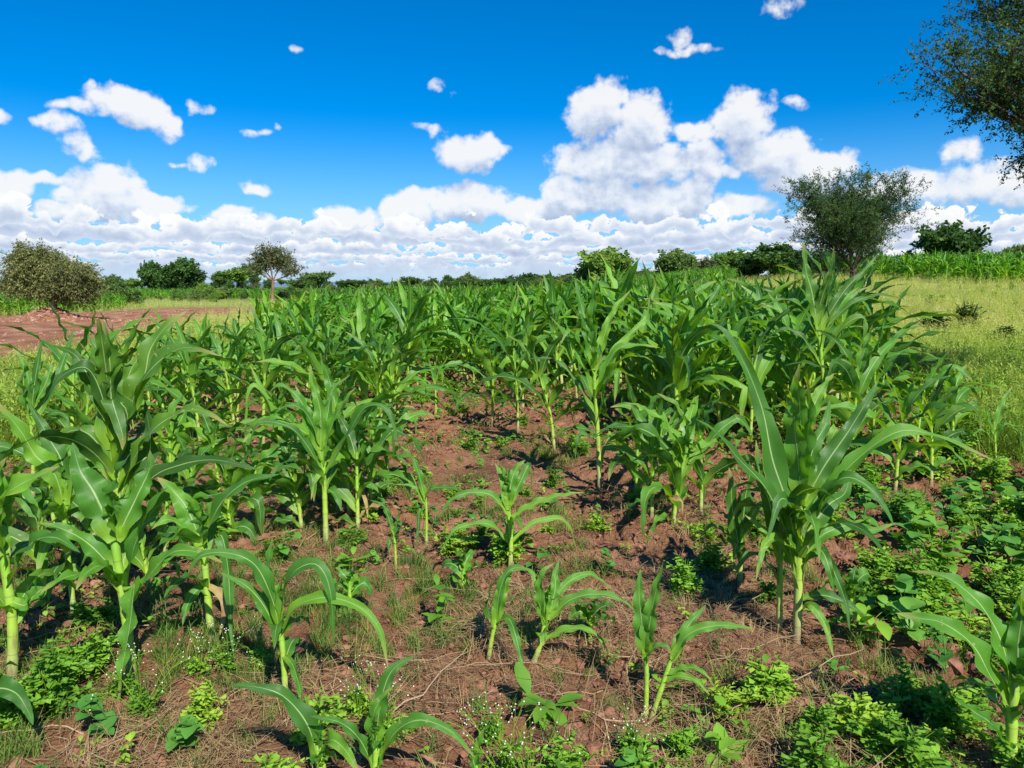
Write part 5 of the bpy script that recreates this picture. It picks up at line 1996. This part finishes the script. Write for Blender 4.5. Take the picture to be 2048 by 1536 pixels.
pxtree('dark_tree', RND[0], 366, 516, 40, 128, 'dense dark green tree with a round crown, right of a dark pair', .6)
pxtree('dark_tree', RND[2], 306, 520, 26, 133, 'dark green tree with open side, left one of the dark pair', 2.2)
pxtree('half_bare_tree', BARE, 543, 487, 52, 88, 'half bare grey tree with a reddish leaning trunk by the road end')
pxtree('flat_acacia', lighten(UMB[0], L_LIME), 478, 534, 40, 150, 'flat topped light acacia behind the half bare tree, at its left', .4)
pxtree('flat_acacia', UMB[2], 505, 522, 26, 158, 'small dark acacia top peeping out between flat acacia and half bare tree', 1.4)
pxtree('flat_acacia', lighten(UMB[1], L_ACACIA), 634, 542, 36, 118, 'flat topped acacia right of the half bare tree', 2.0)
pxtree('flat_acacia', UMB[0], 602, 556, 26, 112, 'low acacia under the right boughs of the half bare tree', 3.0)
pxtree('flat_acacia', UMB[2], 441, 545, 18, 165, 'small pale acacia at the left end of the acacia group', 3.7)
pxtree('flat_acacia', UMB[1], 280, 560, 30, 190, 'thin flat acacia low on the horizon left of the dark pair', .3)
pxtree('green_bush', BSH[1], 236, 563, 34, 62, 'round green bush between the weeping bush and the dark trees', .7, 'bush')
pxtree('green_bush', BSH[0], 412, 562, 18, 120, 'olive bush touching the right side of the dark round tree', 1.7, 'bush')
pxtree('green_bush', BSH[1], 5, 570, 26, 70, 'green bush at the left picture edge behind the weeping bush', 2.7, 'bush')
pxtree('round_acacia', lighten(RND[1], L_LIME), 1212, 493, 54, 105, 'domed green acacia standing alone above the middle of the field', 1.0)
pxtree('round_acacia', lighten(RND[0], L_ACACIA), 1180, 520, 28, 107, 'low left shoulder crown beside the domed acacia', 1.0)
pxtree('round_acacia', lighten(RND[0], L_ACACIA), 1352, 498, 42, 98, 'rounded green acacia right of the domed one', 2.0)
pxtree('round_acacia', lighten(RND[1], L_LIME), 1462, 498, 42, 105, 'yellow green round tree left of the dark wide one', .4)
pxtree('dark_tree', RND[2], 1552, 484, 58, 92, 'wide dark grey green tree touching the big acacia', .9)
pxtree('dark_tree', RND[0], 1500, 505, 30, 96, 'dark tree low between the yellow green and the wide dark one', 3.9)
pxtree('dark_tree', RND[0], 1655, 500, 40, 66, 'dark low tree in the shade behind the big acacia', 1.9)
pxtree('twiggy_shrub', lighten(BSH[0], L_GREY), 1415, 510, 22, 100, 'thin grey twiggy shrub between two round trees', 1.9, 'bush')
pxtree('dark_tree', lighten(RND[1], L_DARK), 1895, 441, 62, 80, 'dense olive dark tree rising from the far maize at the right', 1.2)
pxtree('green_bush', BSH[1], 1818, 498, 32, 82, 'lighter bush at the left foot of the olive dark tree', .2, 'bush')
pxtree('green_bush', BSH[2], 1795, 515, 20, 76, 'small dark bush at the maize corner left of the olive tree', 1.2, 'bush')
pxtree('flat_acacia', UMB[0], 2034, 484, 34, 105, 'low dark acacia at the right edge above the far maize', 1.1)
pxtree('flat_acacia', UMB[2], 1970, 505, 40, 130, 'flat low acacia just right of the olive dark tree', 2.1)
pxtree('flat_acacia', UMB[1], 1765, 518, 26, 120, 'flat low acacia seen under the big acacia at its right', 2.9)
# the far line in the middle
far = [(705, 561, 22), (746, 565, 10), (768, 568, 14), (824, 555, 19), (858, 558, 18), (891, 565, 14), (916, 562, 14), (941, 548, 15), (972, 560, 16), (1000, 558, 16),
       (1022, 553, 18), (1060, 548, 20), (1092, 550, 18), (1120, 552, 18), (1145, 548, 20), (1275, 545, 22), (1300, 540, 20), (1395, 528, 20), (690, 568, 12), (1040, 556, 14)]
words = ['leftmost clump left of the tiny one', 'tiny lone round', 'flat low', 'first tall', 'second tall', 'low grey', 'low flat', 'highest pointed', 'small', 'rounded',
         'dark topped', 'domed', 'wide', 'level', 'last before the domed acacia', 'dark between two acacias', 'higher one between two acacias', 'dim one left of the twiggy shrub', 'faint one behind the meadow', 'dark squat']
for i, ((px, ty, rx), wd) in enumerate(zip(far, words)):
    Yt = 210 + 23 * (i % 4)
    ms = [UMB, RND, BSH][(i * 2) % 3][i % 3]
    pxtree('far_tree', ms, px, ty - 3, rx * 1.3, Yt, f'{wd} tree of the far line, {ordinal_word(sorted([f[0] for f in far]).index(px))} from left', i * 1.3, 'tree', 'trees of the far tree line', .3)

# shrub belt at the left behind the road, single shrubs one can tell apart
rs = np.random.RandomState(3)
spots = [(425, 575), (452, 572), (475, 577), (500, 573), (520, 578), (575, 574), (598, 578), (618, 575), (648, 577), (668, 576), (392, 577), (180, 574), (160, 577), (205, 579)]
for i, (px, ty) in enumerate(spots):
    pxtree('green_bush', BSH[i % 2], px, ty - 3, 17, 95 + 6 * (i % 5), f'low shrub of the green belt behind the road, {ordinal_word(sorted(s[0] for s in spots).index(px))} from left', i * 1.1, 'bush', 'shrubs behind the road')

# dark herbs standing in the meadow
for i, (px, py, h, lab) in enumerate([(1935, 665, 1.0, 'dark green herb clump in the yellow meadow, the biggest of two'), (1872, 675, .8, 'dark green herb clump left of the biggest one in the meadow'),
                                      (2005, 700, .6, 'low dark herb patch near the right edge of the meadow'), (2030, 740, .55, 'leafy herb clump at the right edge above the tilled soil')]):
    B = ground_pt(px, py)
    root = plant_root('meadow_herb', B, lab, 'herb', 'dark herbs in the meadow')
    gs, gl = feathery_weed(900 + i, h, 60, 4, .26)
    link('stems', gs.mesh('stems', [M_HERBDARK]), root)
    link('foliage', gl.mesh('foliage', [M_HERBDARK if i < 3 else M_WEED]), root)

# the wood far behind, which reads as one mass
n = 420
x = rs.uniform(-330, 420, n)
y = rs.uniform(260, 520, n)
s = rs.uniform(3.4, 6.5, n)
wood_variants = []
for t_, c_ in (RND[1], UMB[0], BSH[1], RND[0]):
    wood_variants.append(c_)
x2, y2 = rs.uniform(-90, 160, 260), rs.uniform(170, 230, 260)
k2 = (x2 / y2 > .02)
x, y, s = np.r_[x, x2[k2]], np.r_[y, y2[k2]], np.r_[s, rs.uniform(2.4, 4.0, k2.sum())]
scatter('far_woodland', np.column_stack([x, y, base_height(x, y) - .3]), rs.uniform(0, 6, len(x)), s, wood_variants)
# low scrub on the plain behind the road
n = 900
x = rs.uniform(-120, -8, n)
y = rs.uniform(80, 230, n)
k3 = (grass_mask(x, y) > .5) & (x < field_left(y) - 2)
x, y = x[k3], y[k3]
scatter('low_scrub', np.column_stack([x, y, base_height(x, y) - .1]), rs.uniform(0, 6, len(x)), rs.uniform(.5, 1.4, len(x)), [BSH[0][1], BSH[1][1]])
